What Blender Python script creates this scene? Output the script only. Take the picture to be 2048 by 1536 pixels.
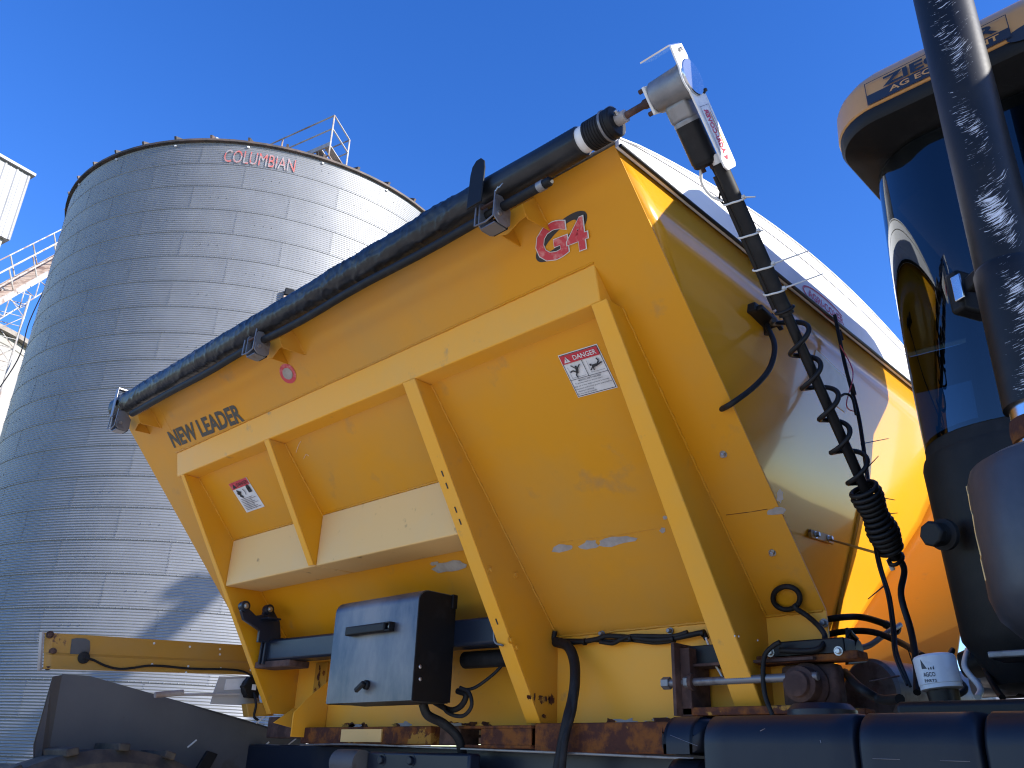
import bpy, bmesh, math, random
from mathutils import Vector, Matrix, noise
random.seed(7)
for o in list(bpy.data.objects): bpy.data.objects.remove(o)
S = bpy.context.scene
COL = S.collection
PI = math.pi
# ------------------------------------------------------------------ camera
CAM_F = 1702.0 / 2048.0
def nv(v): return Vector(v).normalized()
_dz = nv((126 / 1702, 3768 / 1702, -1)); _dx = -nv((-1918 / 1702, -705 / 1702, -1))
_dx = (_dx - _dz * _dx.dot(_dz)).normalized(); _dy = _dz.cross(_dx)
ROT = Matrix((_dx, _dy, _dz))            # camera axes -> world (x: machine forward, y: across, z: up)
EYE = Vector((0, 0, 1.7))
cd = bpy.data.cameras.new('camera'); cam = bpy.data.objects.new('camera', cd); COL.objects.link(cam)
cam.matrix_world = Matrix.Translation(EYE) @ ROT.to_4x4()
cd.sensor_width = 36.0; cd.lens = 36.0 * CAM_F; cd.clip_end = 5000; cd.clip_start = 0.05
S.camera = cam
# ------------------------------------------------------------------ light
SUN_AZ, SUN_EL = math.radians(69.0), math.radians(25.5)     # azimuth from +y towards +x
SUN = Vector((math.sin(SUN_AZ) * math.cos(SUN_EL), math.cos(SUN_AZ) * math.cos(SUN_EL), math.sin(SUN_EL)))
w = bpy.data.worlds.new('World'); S.world = w; w.use_nodes = True
nt = w.node_tree; nt.nodes.clear()
sky = nt.nodes.new('ShaderNodeTexSky'); sky.sky_type = 'NISHITA'; sky.sun_disc = False
sky.sun_elevation = SUN_EL; sky.sun_rotation = SUN_AZ
sky.altitude = 300; sky.air_density = 1.0; sky.dust_density = 0.15; sky.ozone_density = 3.0
hs = nt.nodes.new('ShaderNodeHueSaturation'); hs.inputs['Saturation'].default_value = 1.30; hs.inputs['Hue'].default_value = 0.518
bg = nt.nodes.new('ShaderNodeBackground'); bg.inputs['Strength'].default_value = 0.126
wo = nt.nodes.new('ShaderNodeOutputWorld')
nt.links.new(sky.outputs[0], hs.inputs['Color']); nt.links.new(hs.outputs[0], bg.inputs['Color']); nt.links.new(bg.outputs[0], wo.inputs['Surface'])
sl = bpy.data.lights.new('sun', 'SUN'); sl.energy = 4.1; sl.angle = math.radians(0.45); sl.color = (1, 0.955, 0.88)
so = bpy.data.objects.new('sun', sl); COL.objects.link(so); so.location = SUN * 60
so.rotation_euler = SUN.to_track_quat('Z', 'Y').to_euler()
S.view_settings.view_transform = 'Standard'; S.view_settings.look = 'None'
S.view_settings.gamma = 1; S.view_settings.use_curve_mapping = False
S.view_settings.exposure = 1.33
S.cycles.filter_width = 1.15
# ------------------------------------------------------------------ measuring helpers (photo 2048x1536 -> a point on a known plane of the place)
def ray(u, v): return (ROT @ Vector(((u - 1024) / 1702, -(v - 768) / 1702, -1))).normalized()
def PX(u, v, x): d = ray(u, v); return EYE + d * ((x - EYE.x) / d.x)
def PY(u, v, y): d = ray(u, v); return EYE + d * ((y - EYE.y) / d.y)
def PZ(u, v, z): d = ray(u, v); return EYE + d * ((z - EYE.z) / d.z)
K = 0.884; Z0 = 3.265; YN = 1.5; YC = 2.85
XR, XF = -4.2525, -1.117
PN = Vector((0, -1, -K)).normalized()          # outward normal of the near hopper slope (faces the viewer and down)
PT = Vector((0, K, -1)).normalized()           # down the slope
def PP(u, v, off=0.0):
    d = ray(u, v); P0 = Vector((0, YN, Z0)) + PN * off
    return EYE + d * ((P0 - EYE).dot(PN) / d.dot(PN))
def panel_y(z): return YN + K * (Z0 - z)
# ------------------------------------------------------------------ mesh helpers
class MB:
    def __init__(s): s.v = []; s.f = []; s.m = []
    def add(s, vs, fs, mi=0):
        b = len(s.v); s.v += [tuple(p) for p in vs]; s.f += [tuple(i + b for i in q) for q in fs]; s.m += [mi] * len(fs); return s
    def box(s, c, size, ax=None, mi=0):
        c = Vector(c); ax = ax or (Vector((1, 0, 0)), Vector((0, 1, 0)), Vector((0, 0, 1)))
        h = [a * (t / 2) for a, t in zip(ax, size)]
        vs = [c + h[0] * i + h[1] * j + h[2] * k for i in (-1, 1) for j in (-1, 1) for k in (-1, 1)]
        return s.add(vs, [(0, 1, 3, 2), (4, 6, 7, 5), (0, 4, 5, 1), (2, 3, 7, 6), (0, 2, 6, 4), (1, 5, 7, 3)], mi)
    def aabb(s, a, b, mi=0):
        a = Vector(a); b = Vector(b); return s.box((a + b) / 2, [abs(t) for t in (b - a)], mi=mi)
    def prism(s, poly, ext, mi=0):
        poly = [Vector(p) for p in poly]; ext = Vector(ext); n = len(poly)
        nrm = Vector((0, 0, 0))
        for i in range(n): nrm += poly[i].cross(poly[(i + 1) % n])
        if nrm.dot(ext) > 0: poly = poly[::-1]
        vs = poly + [p + ext for p in poly]
        fs = [tuple(range(n)), tuple(range(2 * n - 1, n - 1, -1))]
        fs += [(i, i + n, (i + 1) % n + n, (i + 1) % n) for i in range(n)]
        return s.add(vs, fs, mi)
    def sheet(s, a, b, c, d, t, mi=0):
        a, b, c, d = map(Vector, (a, b, c, d)); n = (b - a).cross(d - a).normalized() * t
        return s.prism([a, b, c, d], n, mi)
    def tube(s, pts, r, seg=10, cap=True, mi=0, closed=False):
        pts = [Vector(p) for p in pts]; n = len(pts); rr = r if isinstance(r, (list, tuple)) else [r] * n
        T = []
        for i in range(n):
            if closed: t = pts[(i + 1) % n] - pts[i - 1]
            else: t = pts[min(i + 1, n - 1)] - pts[max(i - 1, 0)]
            T.append(t.normalized())
        up = Vector((0, 0, 1)) if abs(T[0].z) < .9 else Vector((1, 0, 0))
        u = (up - T[0] * up.dot(T[0])).normalized(); vs = []
        for i in range(n):
            u = (u - T[i] * u.dot(T[i])).normalized(); w_ = T[i].cross(u)
            vs += [pts[i] + (u * math.cos(2 * PI * k / seg) + w_ * math.sin(2 * PI * k / seg)) * rr[i] for k in range(seg)]
        fs = []
        for i in range(n if closed else n - 1):
            j = (i + 1) % n
            fs += [(i * seg + k, i * seg + (k + 1) % seg, j * seg + (k + 1) % seg, j * seg + k) for k in range(seg)]
        if cap and not closed: fs += [tuple(range(seg))[::-1], tuple((n - 1) * seg + k for k in range(seg))]
        return s.add(vs, fs, mi)
    def lathe(s, o, d, prof, seg=24, mi=0):
        o = Vector(o); d = Vector(d).normalized(); up = Vector((0, 0, 1)) if abs(d.z) < .9 else Vector((1, 0, 0))
        u = (up - d * up.dot(d)).normalized(); w_ = d.cross(u); vs = []; n = len(prof)
        for t, r in prof:
            vs += [o + d * t + (u * math.cos(2 * PI * k / seg) + w_ * math.sin(2 * PI * k / seg)) * r for k in range(seg)]
        fs = [(i * seg + k, i * seg + (k + 1) % seg, (i + 1) * seg + (k + 1) % seg, (i + 1) * seg + k) for i in range(n - 1) for k in range(seg)]
        fs += [tuple(range(seg))[::-1], tuple((n - 1) * seg + k for k in range(seg))]
        return s.add(vs, fs, mi)
    def build(s, name, mat, parent=None, smooth=None, bevel=0, bseg=2, kind=None):
        me = bpy.data.meshes.new(name); me.from_pydata(s.v, [], s.f)
        for m_ in (mat if isinstance(mat, (list, tuple)) else [mat]): me.materials.append(m_)
        if max(s.m or [0]) > 0: me.polygons.foreach_set('material_index', s.m)
        me.update()
        bm = bmesh.new(); bm.from_mesh(me); bmesh.ops.recalc_face_normals(bm, faces=bm.faces); bm.to_mesh(me); bm.free()
        o = bpy.data.objects.new(name, me); COL.objects.link(o)
        if parent: attach(o, parent)
        if bevel:
            b = o.modifiers.new('bevel', 'BEVEL'); b.width = bevel; b.segments = bseg; b.limit_method = 'ANGLE'; b.angle_limit = math.radians(35)
        if smooth or bevel:
            ang = math.radians(smooth if isinstance(smooth, (int, float)) and smooth is not True else 40)
            me.polygons.foreach_set('use_smooth', [True] * len(me.polygons))
            me.set_sharp_from_angle(angle=ang)
        if kind: o['kind'] = kind
        return o
WORLD = {}
def wpos(o): return WORLD.get(o.name, Vector((0, 0, 0)))
def attach(o, parent):
    o.parent = parent; o.matrix_parent_inverse = Matrix.Translation(-wpos(parent))
def thing(name, label, cat, loc, group=None):
    o = bpy.data.objects.new(name, None); COL.objects.link(o); o.location = loc; o.empty_display_size = .2
    WORLD[o.name] = Vector(loc); return tag(o, label, cat, group)
def tag(o, label, cat, group=None):
    o['label'] = label; o['category'] = cat
    if group: o['group'] = group
    return o
def smooth_path(pts, sub=6):
    pts = [Vector(p) for p in pts]; out = []
    P = [pts[0] * 2 - pts[1]] + pts + [pts[-1] * 2 - pts[-2]]
    for i in range(1, len(P) - 2):
        for k in range(sub):
            t = k / sub; a, b, c, d = P[i - 1:i + 3]
            out.append(.5 * ((2 * b) + (c - a) * t + (2 * a - 5 * b + 4 * c - d) * t * t + (3 * b - a - 3 * c + d) * t ** 3))
    return out + [pts[-1]]
def bolt_mb(mb, p, nrm, r=.008, h=.006, washer=True, mi=0):
    nrm = Vector(nrm).normalized()
    if washer: mb.lathe(Vector(p) - nrm * .002, nrm, [(0, r * 1.45), (.004, r * 1.45)], 12, mi)
    mb.lathe(Vector(p) + nrm * .0015, nrm, [(0, r), (h, r), (h + .0015, r * .8)], 6, mi); return mb
# ------------------------------------------------------------------ materials
def mat(name, c1, rough=.5, metal=0.0, c2=None, scale=6.0, lo=.4, hi=.65, bump=0.0, bscale=60.0, coat=0.0, crough=.1, stretch=None, c3=None, s3=20., lo3=.6, hi3=.64, rough2=None, spec=None, detail=6.0):
    m = bpy.data.materials.new(name); m.use_nodes = True; t = m.node_tree; N = t.nodes; L = t.links
    b = N['Principled BSDF']; b.inputs['Base Color'].default_value = (*c1, 1); b.inputs['Roughness'].default_value = rough
    b.inputs['Metallic'].default_value = metal; b.inputs['Coat Weight'].default_value = coat; b.inputs['Coat Roughness'].default_value = crough
    if spec is not None: b.inputs['Specular IOR Level'].default_value = spec
    co = N.new('ShaderNodeTexCoord'); src = co.outputs['Object']
    if stretch:
        mp = N.new('ShaderNodeMapping'); mp.inputs['Scale'].default_value = stretch; L.new(src, mp.inputs[0]); src2 = mp.outputs[0]
    else: src2 = src
    cur = None
    def layer(cur_, colr, sc, l, h, vec):
        nz = N.new('ShaderNodeTexNoise'); nz.inputs['Scale'].default_value = sc; nz.inputs['Detail'].default_value = detail; nz.inputs['Roughness'].default_value = .62
        L.new(vec, nz.inputs['Vector'])
        mr = N.new('ShaderNodeMapRange'); mr.inputs['From Min'].default_value = l; mr.inputs['From Max'].default_value = h; L.new(nz.outputs['Fac'], mr.inputs['Value'])
        mx = N.new('ShaderNodeMix'); mx.data_type = 'RGBA'; L.new(mr.outputs[0], mx.inputs['Factor'])
        if cur_ is None: mx.inputs['A'].default_value = (*c1, 1)
        else: L.new(cur_, mx.inputs['A'])
        mx.inputs['B'].default_value = (*colr, 1); return mx.outputs['Result'], mr.outputs[0]
    if c2:
        cur, fac = layer(None, c2, scale, lo, hi, src2)
        if rough2 is not None:
            mr = N.new('ShaderNodeMapRange'); mr.inputs['To Min'].default_value = rough; mr.inputs['To Max'].default_value = rough2
            L.new(fac, mr.inputs['Value']); L.new(mr.outputs[0], b.inputs['Roughness'])
    if c3: cur, _ = layer(cur, c3, s3, lo3, hi3, src)
    if cur: L.new(cur, b.inputs['Base Color'])
    if bump:
        nz = N.new('ShaderNodeTexNoise'); nz.inputs['Scale'].default_value = bscale; nz.inputs['Detail'].default_value = 4; L.new(src2, nz.inputs['Vector'])
        bp = N.new('ShaderNodeBump'); bp.inputs['Strength'].default_value = bump; bp.inputs['Distance'].default_value = .004
        L.new(nz.outputs['Fac'], bp.inputs['Height']); L.new(bp.outputs[0], b.inputs['Normal'])
    return m
YEL = (.66, .285, .010)
M = dict(
    yellow=mat('yellow_paint', YEL, .38, c2=(.52, .275, .055), scale=1.1, lo=.42, hi=.72, bump=.05, bscale=90, spec=.25, c3=(.34, .21, .085), s3=6., lo3=.62, hi3=.86),
    satin_lit=mat('satin_lit_yellow_paint', (.82, .385, .03), .45, spec=.3, c2=(.74, .385, .06), scale=2.8, lo=.42, hi=.7, bump=.05, bscale=110, c3=(.40, .25, .10), s3=11., lo3=.64, hi3=.78),  # mild dust; the steeper faces' extra light is put into this paler yellow
    dusty=mat('dusty_lit_yellow_paint', (.76, .49, .19), .6, spec=.3, c2=(.70, .49, .23), scale=2.5, lo=.45, hi=.75, bump=.06, bscale=120, c3=(.33, .2, .08), s3=14., lo3=.64, hi3=.74),  # dust beige, raised to stand for the light upright faces catch
    gloss=mat('glossy_yellow_paint', (.64, .295, .012), .24, c2=(.60, .285, .02), scale=3.0, lo=.45, hi=.7, coat=.45, crough=.045, spec=.35, bump=.03, bscale=14),
    yellow_worn_shaded=mat('worn_shaded_yellow_paint', (.42, .21, .022), .5, c2=(.38, .21, .05), scale=3.5, lo=.4, hi=.7, c3=(.1, .035, .018), s3=7., lo3=.67, hi3=.70, bump=.12, bscale=60),  # worn and rusty; base darkened for the shade on the light bar
    rust=mat('rusted_steel', (.07, .028, .02), .88, spec=.2, c2=(.20, .07, .018), scale=16, lo=.46, hi=.62, bump=.9, bscale=70, c3=(.34, .18, .04), s3=7., lo3=.60, hi3=.625),
    rustdark=mat('dark_rusted_steel', (.05, .025, .02), .85, c2=(.11, .06, .045), scale=12, lo=.45, hi=.6, bump=.5, bscale=70),
    primer=mat('bare_grey_steel', (.36, .335, .32), .6, c2=(.30, .27, .25), scale=30, lo=.4, hi=.6, bump=.1),
    black=mat('black_steel', (.006, .0065, .008), .45, spec=.3, c2=(.018, .018, .02), scale=9, lo=.55, hi=.75, bump=.05, bscale=150),
    navy=mat('blue_black_paint', (.008, .013, .026), .38, spec=.35, c2=(.022, .025, .032), scale=4, lo=.5, hi=.75, bump=.08, bscale=60, c3=(.10, .10, .105), s3=20, lo3=.7, hi3=.8),
    boxfront=mat('worn_black_sheet', (.05, .058, .075), .32, metal=.55, c2=(.22, .205, .20), scale=3.0, lo=.38, hi=.66, bump=.1, bscale=30, stretch=(1.5, 1, .6), rough2=.5),
    vinyl=mat('black_tarp_vinyl', (.008, .0085, .01), .40, spec=.4, c2=(.018, .019, .021), scale=14, lo=.45, hi=.7, bump=.12, bscale=240),
    rubber=mat('black_rubber', (.008, .008, .009), .62, spec=.3, c2=(.018, .018, .019), scale=20, lo=.5, hi=.7),
    cable=mat('black_cable', (.006, .006, .007), .5, spec=.3),
    white=mat('white_tarp', (.78, .78, .78), .5, c2=(.66, .66, .65), scale=5, lo=.5, hi=.75, bump=.05, bscale=30),
    whitem=mat('white_paint', (.72, .72, .70), .4, c2=(.58, .57, .55), scale=14, lo=.55, hi=.7),
    alu=mat('cast_aluminium', (.26, .26, .265), .5, metal=.6, c2=(.19, .19, .195), scale=12, lo=.45, hi=.65, bump=.15, bscale=110),
    alus=mat('polished_aluminium', (.62, .63, .65), .22, metal=1.0, c2=(.5, .51, .53), scale=10, lo=.4, hi=.7),
    grey=mat('grey_painted_steel', (.08, .08, .086), .55, spec=.35, c2=(.10, .10, .104), scale=2.5, lo=.4, hi=.7, c3=(.06, .05, .042), s3=3.2, lo3=.58, hi3=.66, bump=.06),
    mid=mat('mid_grey_steel', (.2, .2, .21), .42, metal=.5, c2=(.12, .11, .11), scale=18, lo=.5, hi=.65, bump=.1),
    zinc=mat('zinc_bolts', (.5, .5, .5), .35, metal=.9, c2=(.3, .29, .28), scale=30),
    red=mat('faded_red_print', (.52, .035, .055), .5, c2=(.62, .2, .2), scale=34, lo=.5, hi=.66),
    redc=mat('clean_red_print', (.50, .02, .035), .4),
    inkb=mat('black_print', (.018, .018, .02), .5),
    greyink=mat('faded_grey_print', (.055, .052, .045), .55, c2=(.11, .09, .055), scale=40, lo=.6, hi=.7),
    paper=mat('white_decal', (.70, .70, .70), .42, c2=(.6, .6, .6), scale=20),
    ink2=mat('navy_print', (.015, .022, .04), .45),
    silo=mat('galvanised_steel', (.275, .28, .292), .5, metal=.55, c2=(.225, .23, .242), scale=.9, lo=.35, hi=.7, spec=.5),
    silob=mat('shadowed_bolts', (.16, .17, .19), .6, metal=.4),  # galvanised bolts, darkened to carry the shadows they cast along the seams
    silored=mat('weathered_red_lettering', (.42, .10, .09), .7, c2=(.27, .27, .28), scale=4.5, lo=.45, hi=.58),
    eave=mat('dark_roof_edge', (.05, .047, .045), .7, c2=(.12, .085, .07), scale=2.),
    concrete=mat('pale_concrete', (.36, .345, .32), .85, c2=(.29, .28, .26), scale=.7, lo=.4, hi=.7, bump=.1, bscale=4),
    shing=mat('weathered_roof', (.28, .25, .22), .85, c2=(.18, .16, .14), scale=2.),
    clad=mat('white_metal_cladding', (.27, .275, .29), .5, c2=(.22, .225, .235), scale=.8, lo=.45, hi=.7),
    oldsteel=mat('rusty_white_steel', (.40, .385, .37), .7, c2=(.24, .175, .14), scale=1.6, lo=.48, hi=.62),
    wood=mat('weathered_deck', (.42, .32, .25), .8, c2=(.2, .12, .09), scale=1.5, lo=.45, hi=.6),
    roofy=mat('cab_roof_yellow', (.52, .265, .085), .45, c2=(.47, .25, .09), scale=5, lo=.45, hi=.7, coat=.3, crough=.2),
    plast=mat('black_cab_plastic', (.006, .006, .0065), .55, spec=.28, c2=(.012, .0115, .011), scale=10, lo=.5, hi=.7, bump=.12, bscale=300),
    cabblack=mat('black_cab_paint', (.008, .009, .011), .5, bump=.04, bscale=60),
    seat=mat('grey_seat_cloth', (.09, .09, .095), .9, c2=(.06, .06, .065), scale=30),
    ground=mat('gravel', (.56, .49, .40), .95, c2=(.48, .42, .34), scale=.9, lo=.4, hi=.65, bump=.8, bscale=9, c3=(.60, .54, .46), s3=14, lo3=.55, hi3=.65),
    field=mat('dry_grass_field', (.085, .085, .045), .95, c2=(.055, .062, .03), scale=.4, lo=.4, hi=.65, bump=.6, bscale=5),
    filterw=mat('white_filter_paint', (.62, .64, .67), .35, c2=(.5, .52, .55), scale=20, lo=.6, hi=.75),
    mud=mat('muddy_rubber', (.035, .03, .026), .85, c2=(.09, .07, .05), scale=9, lo=.45, hi=.65, bump=.3, bscale=40),
    muffler=mat('satin_blue_grey_steel', (.04, .046, .06), .42, metal=.35, c2=(.07, .075, .09), scale=6, lo=.4, hi=.7, bump=.08, bscale=90, spec=.4),
    clear=mat('white_nylon', (.6, .6, .58), .4),
)
# ------------------------------------------------------------------ flat print helpers
def text_geo(s, bold=.0):
    cu = bpy.data.curves.new('t', 'FONT'); cu.body = s; cu.size = 1; cu.offset = bold; cu.resolution_u = 3
    ob = bpy.data.objects.new('t', cu); COL.objects.link(ob)
    dg = bpy.context.evaluated_depsgraph_get(); dg.update()
    me = bpy.data.meshes.new_from_object(ob.evaluated_get(dg))
    vs = [v.co.copy() for v in me.vertices]; fs = [tuple(p.vertices) for p in me.polygons]
    bpy.data.objects.remove(ob); bpy.data.curves.remove(cu); bpy.data.meshes.remove(me)
    x0 = min(v.x for v in vs); x1 = max(v.x for v in vs); y0 = min(v.y for v in vs); y1 = max(v.y for v in vs)
    return [((v.x - x0) / (x1 - x0), (v.y - y0) / (y1 - y0)) for v in vs], fs
class Decal:
    """flat print on a surface: origin = lower-left, U right, V up, N outward"""
    def __init__(s, O, U, V, N, lift=.0015): s.O = Vector(O); s.U = Vector(U); s.V = Vector(V); s.N = Vector(N).normalized(); s.l = lift; s.d = {}
    def P(s, u, v, k): return s.O + s.U * u + s.V * v + s.N * (s.l * (k + 1))
    def mb(s, m): return s.d.setdefault(m, MB())
    def poly(s, uv, m, k=1): s.mb(m).add([s.P(a, b, k) for a, b in uv], [tuple(range(len(uv)))]); return s
    def rect(s, a, b, c, d, m, k=1): return s.poly([(a, b), (c, b), (c, d), (a, d)], m, k)
    def frame(s, a, b, c, d, t, m, k=1, asp=1.0):
        tv = t * asp
        s.rect(a, b, c, b + tv, m, k); s.rect(a, d - tv, c, d, m, k); s.rect(a, b + tv, a + t, d - tv, m, k); s.rect(c - t, b + tv, c, d - tv, m, k); return s
    def text(s, t, a, b, c, d, m, k=2, bold=0., slant=0.):
        vs, fs = text_geo(t, bold)
        s.mb(m).add([s.P(a + (c - a) * x + slant * y, b + (d - b) * y, k) for x, y in vs], fs); return s
    def stroke(s, pts, wd, m, k=2, asp=1.0):
        for (a, b), (c, d) in zip(pts, pts[1:]):
            dx, dy = c - a, (d - b) / asp; l = math.hypot(dx, dy) or 1; nx, ny = -dy / l * wd / 2, dx / l * wd / 2 * asp
            s.poly([(a + nx, b + ny), (a - nx, b - ny), (c - nx, d - ny), (c + nx, d + ny)], m, k)
        return s
    def disc(s, u, v, r, m, k=2, asp=1.0, n=14): return s.poly([(u + r * math.cos(2 * PI * i / n), v + r * asp * math.sin(2 * PI * i / n)) for i in range(n)], m, k)
    def ring(s, u, v, ra, rb, ia, ib, m, k=1, rot=0., a0=0., a1=2 * PI, n=40, du=0., dv=0.):
        c, si = math.cos(rot), math.sin(rot)
        f = lambda A, B, t: (u + A * math.cos(t) * c - B * math.sin(t) * si, v + A * math.cos(t) * si + B * math.sin(t) * c)
        for i in range(n):
            t0 = a0 + (a1 - a0) * i / n; t1 = a0 + (a1 - a0) * (i + 1) / n
            p0, p1 = f(ra, rb, t0), f(ra, rb, t1); q0, q1 = f(ia, ib, t0), f(ia, ib, t1)
            s.poly([p0, p1, (q1[0] + du, q1[1] + dv), (q0[0] + du, q0[1] + dv)], m, k)
        return s
    def done(s, name, parent, label=None):
        """one flat child for the sheet, prints under it"""
        first = None
        for i, (m, b) in enumerate(s.d.items()):
            o = b.build(name if first is None else 'print', M[m], first if first else parent)
            for p in o.data.polygons:
                if p.normal.dot(s.N) < 0: p.flip()
            if first is None: first = o
        if label: first['label'] = label
        return first
# ------------------------------------------------------------------ the unseen ground: pale yard added for bounce light, dark field to limit it
gm = MB(); nG = 24
g0 = [(-900, -300, 0), (900, -300, 0), (900, 1500, 0), (-900, 1500, 0)]
gm.add([(-1600, -1600, 0), (1600, -1600, 0), (1600, 1600, 0), (-1600, 1600, 0)], [(0, 1, 2, 3)])
g = gm.build('ground', M['field']); g['kind'] = 'structure'
yd = MB(); yp = [(-17, -34), (30, -34), (30, 11), (8, 14), (-6, 13), (-15, 10), (-18, 0)]
yd.add([(x, y, .006) for x, y in yp], [tuple(range(len(yp)))]); yd = yd.build('gravel_bounce_yard', M['ground']); yd['kind'] = 'structure'
# ------------------------------------------------------------------ grain bin
HS = 17.0; BC = Vector((-1.5234 * HS, .7791 * HS, 0)); BR = .4154 * HS; RIM = 1.7 + HS
RING = .813; NS = 16; DA = 2 * PI / NS; NR = 23
bin_ = thing('grain_bin', 'tall round corrugated galvanised grain bin with red lettering under its roof edge', 'grain bin', BC)
def sheet_mesh():
    b = MB(); nc = 12; sp = 6; rows = nc * sp; cols = 10
    vs = []
    for i in range(rows + 1):
        z = -RING * i / rows; r = BR + .0088 * math.cos(2 * PI * i / sp)
        for j in range(cols + 1):
            a = DA * j / cols; vs.append((r * math.sin(a), r * math.cos(a), z))
    fs = [(i * (cols + 1) + j, i * (cols + 1) + j + 1, (i + 1) * (cols + 1) + j + 1, (i + 1) * (cols + 1) + j) for i in range(rows) for j in range(cols)]
    b.add(vs, fs)
    # lower lap: the sheet above hangs over the one below
    base = len(b.v); r1 = BR + .0105
    vs = []
    for j in range(cols + 1):
        a = DA * j / cols
        for r, z in ((BR + .006, -RING + .028), (r1, -RING + .018), (r1, -RING - .010), (BR - .004, -RING - .010)): vs.append((r * math.sin(a), r * math.cos(a), z))
    b.add(vs, [(j * 4 + q, j * 4 + 4 + q, j * 4 + 5 + q, j * 4 + 1 + q) for j in range(cols) for q in range(3)])
    # side lap
    for a_ in (.004,):
        vs = []
        for i in range(rows + 1):
            z = -RING * i / rows; r = BR + .0088 * math.cos(2 * PI * i / sp) + .0025
            for da in (0, .003): vs.append((r * math.sin(a_ + da), r * math.cos(a_ + da), z))
        b.add(vs, [(i * 2, i * 2 + 1, i * 2 + 3, i * 2 + 2) for i in range(rows)])
    def bolt(a, z, s=.017):
        r = BR + .009; c = Vector((math.sin(a), math.cos(a), 0)); t = Vector((math.cos(a), -math.sin(a), 0)); p = c * r + Vector((0, 0, z)); u = Vector((0, 0, 1))
        b.add([p + t * s + u * s, p - t * s + u * s, p - t * s - u * s, p + t * s - u * s, p + c * .018], [(0, 1, 4), (1, 2, 4), (2, 3, 4), (3, 0, 4)], 1)
    for j in range(18): bolt(DA * (j + .5) / 18 + random.uniform(-.001, .001), -RING + .006, random.uniform(.011, .018))
    for i in range(10):
        for a in (.002,): bolt(a, -RING * (i + .5) / 10, .009)
    for i in range(3): bolt(random.uniform(.05, DA), -RING * random.choice((.25, .5, .75)), .014)
    me = bpy.data.meshes.new('wall_sheet'); me.from_pydata(b.v, [], b.f); me.materials.append(M['silo']); me.materials.append(M['silob'])
    me.polygons.foreach_set('material_index', b.m); me.polygons.foreach_set('use_smooth', [True] * len(me.polygons)); me.update()
    me.flip_normals() if me.polygons[5].normal.dot(Vector((math.sin(.02), math.cos(.02), 0))) < 0 else None
    return me
SM = sheet_mesh(); back = MB()
cam_az = math.atan2(-BC.x, -BC.y)
for rI in range(NR):
    zt = RIM - .02 - rI * RING
    for sI in range(NS):
        a0 = DA * (sI + .5 * (rI % 2)) + .06
        mid = (a0 + DA / 2 - cam_az + PI) % (2 * PI) - PI
        if abs(mid) < PI / 2 + DA * .55:
            o = bpy.data.objects.new('wall_sheet', SM); COL.objects.link(o); o.parent = bin_; o.location = (0, 0, zt); o.rotation_euler = (0, 0, -a0)
        else:
            vs = []
            for j in range(5):
                a = a0 + DA * j / 4
                for z in (zt, zt - RING): vs.append((BC.x + BR * math.sin(a), BC.y + BR * math.cos(a), z))
            back.add(vs, [(j * 2, j * 2 + 2, j * 2 + 3, j * 2 + 1) for j in range(4)])
back.build('wall_sheets_far_side', M['silo'], bin_, smooth=True, kind='stuff')
rf = MB(); n = 96; vs = []
prof = [(BR + .09, -.05), (BR + .11, -.05), (BR + .11, .02), (1.0, (BR - 1) * .52), (.001, (BR - 1) * .52 + .2)]
for r, z in [(BR - .05, -.04)] + prof:
    vs += [(BC.x + r * math.sin(2 * PI * k / n), BC.y + r * math.cos(2 * PI * k / n), RIM + z) for k in range(n)]
m_ = len(prof) + 1
rf.add(vs, [(i * n + k, i * n + (k + 1) % n, (i + 1) * n + (k + 1) % n, (i + 1) * n + k) for i in range(m_ - 1) for k in range(n)])
roof = rf.build('roof', M['eave'], bin_)
for k in range(40):                                    # roof sheet ribs ending at the eave
    a = 2 * PI * k / 40 + .03; c = Vector((math.sin(a), math.cos(a), 0)); t = Vector((math.cos(a), -math.sin(a), 0))
    if c.dot(Vector((math.sin(cam_az), math.cos(cam_az), 0))) < -.1: continue
    p = BC + Vector((0, 0, RIM))
    sl_ = Vector((-c.x, -c.y, .52)).normalized()
    MB().box(p + c * (BR - .45) + Vector((0, 0, .36)), (.07, 1.3, .11), (t, sl_, t.cross(sl_))).build('roof_rib', M['eave'], roof)
    if k % 2 == 0: MB().box(p + c * (BR + .035) + Vector((0, 0, -.16)), (.06, .04, .05), (t, c, Vector((0, 0, 1)))).build('eave_clip', M['whitem'], roof)
# lettering bent round the wall
def oncyl(u, v, rad=BR):
    d = ray(u, v); dx, dy = d.x, d.y; cx, cy = BC.x, BC.y
    a = dx * dx + dy * dy; bb = dx * cx + dy * cy; cc = cx * cx + cy * cy - rad * rad
    t = (bb - math.sqrt(max(bb * bb - a * cc, 0))) / a; return EYE + d * t
pl, pr = oncyl(450, 309), oncyl(591, 330); al = math.atan2(pl.x - BC.x, pl.y - BC.y); ar = math.atan2(pr.x - BC.x, pr.y - BC.y)
zl = oncyl(452, 325).z; zh = oncyl(452, 300).z
tv, tf = text_geo('COLUMBIAN', .0); lb = MB(); rr_ = BR + .03
lb.add([(BC.x + rr_ * math.sin(al + (ar - al) * x), BC.y + rr_ * math.cos(al + (ar - al) * x), zl + (zh - zl) * y) for x, y in tv], tf)
lb.build('lettering', M['silored'], bin_)['label'] = 'faded red lettering COLUMBIAN on the top ring'
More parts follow.
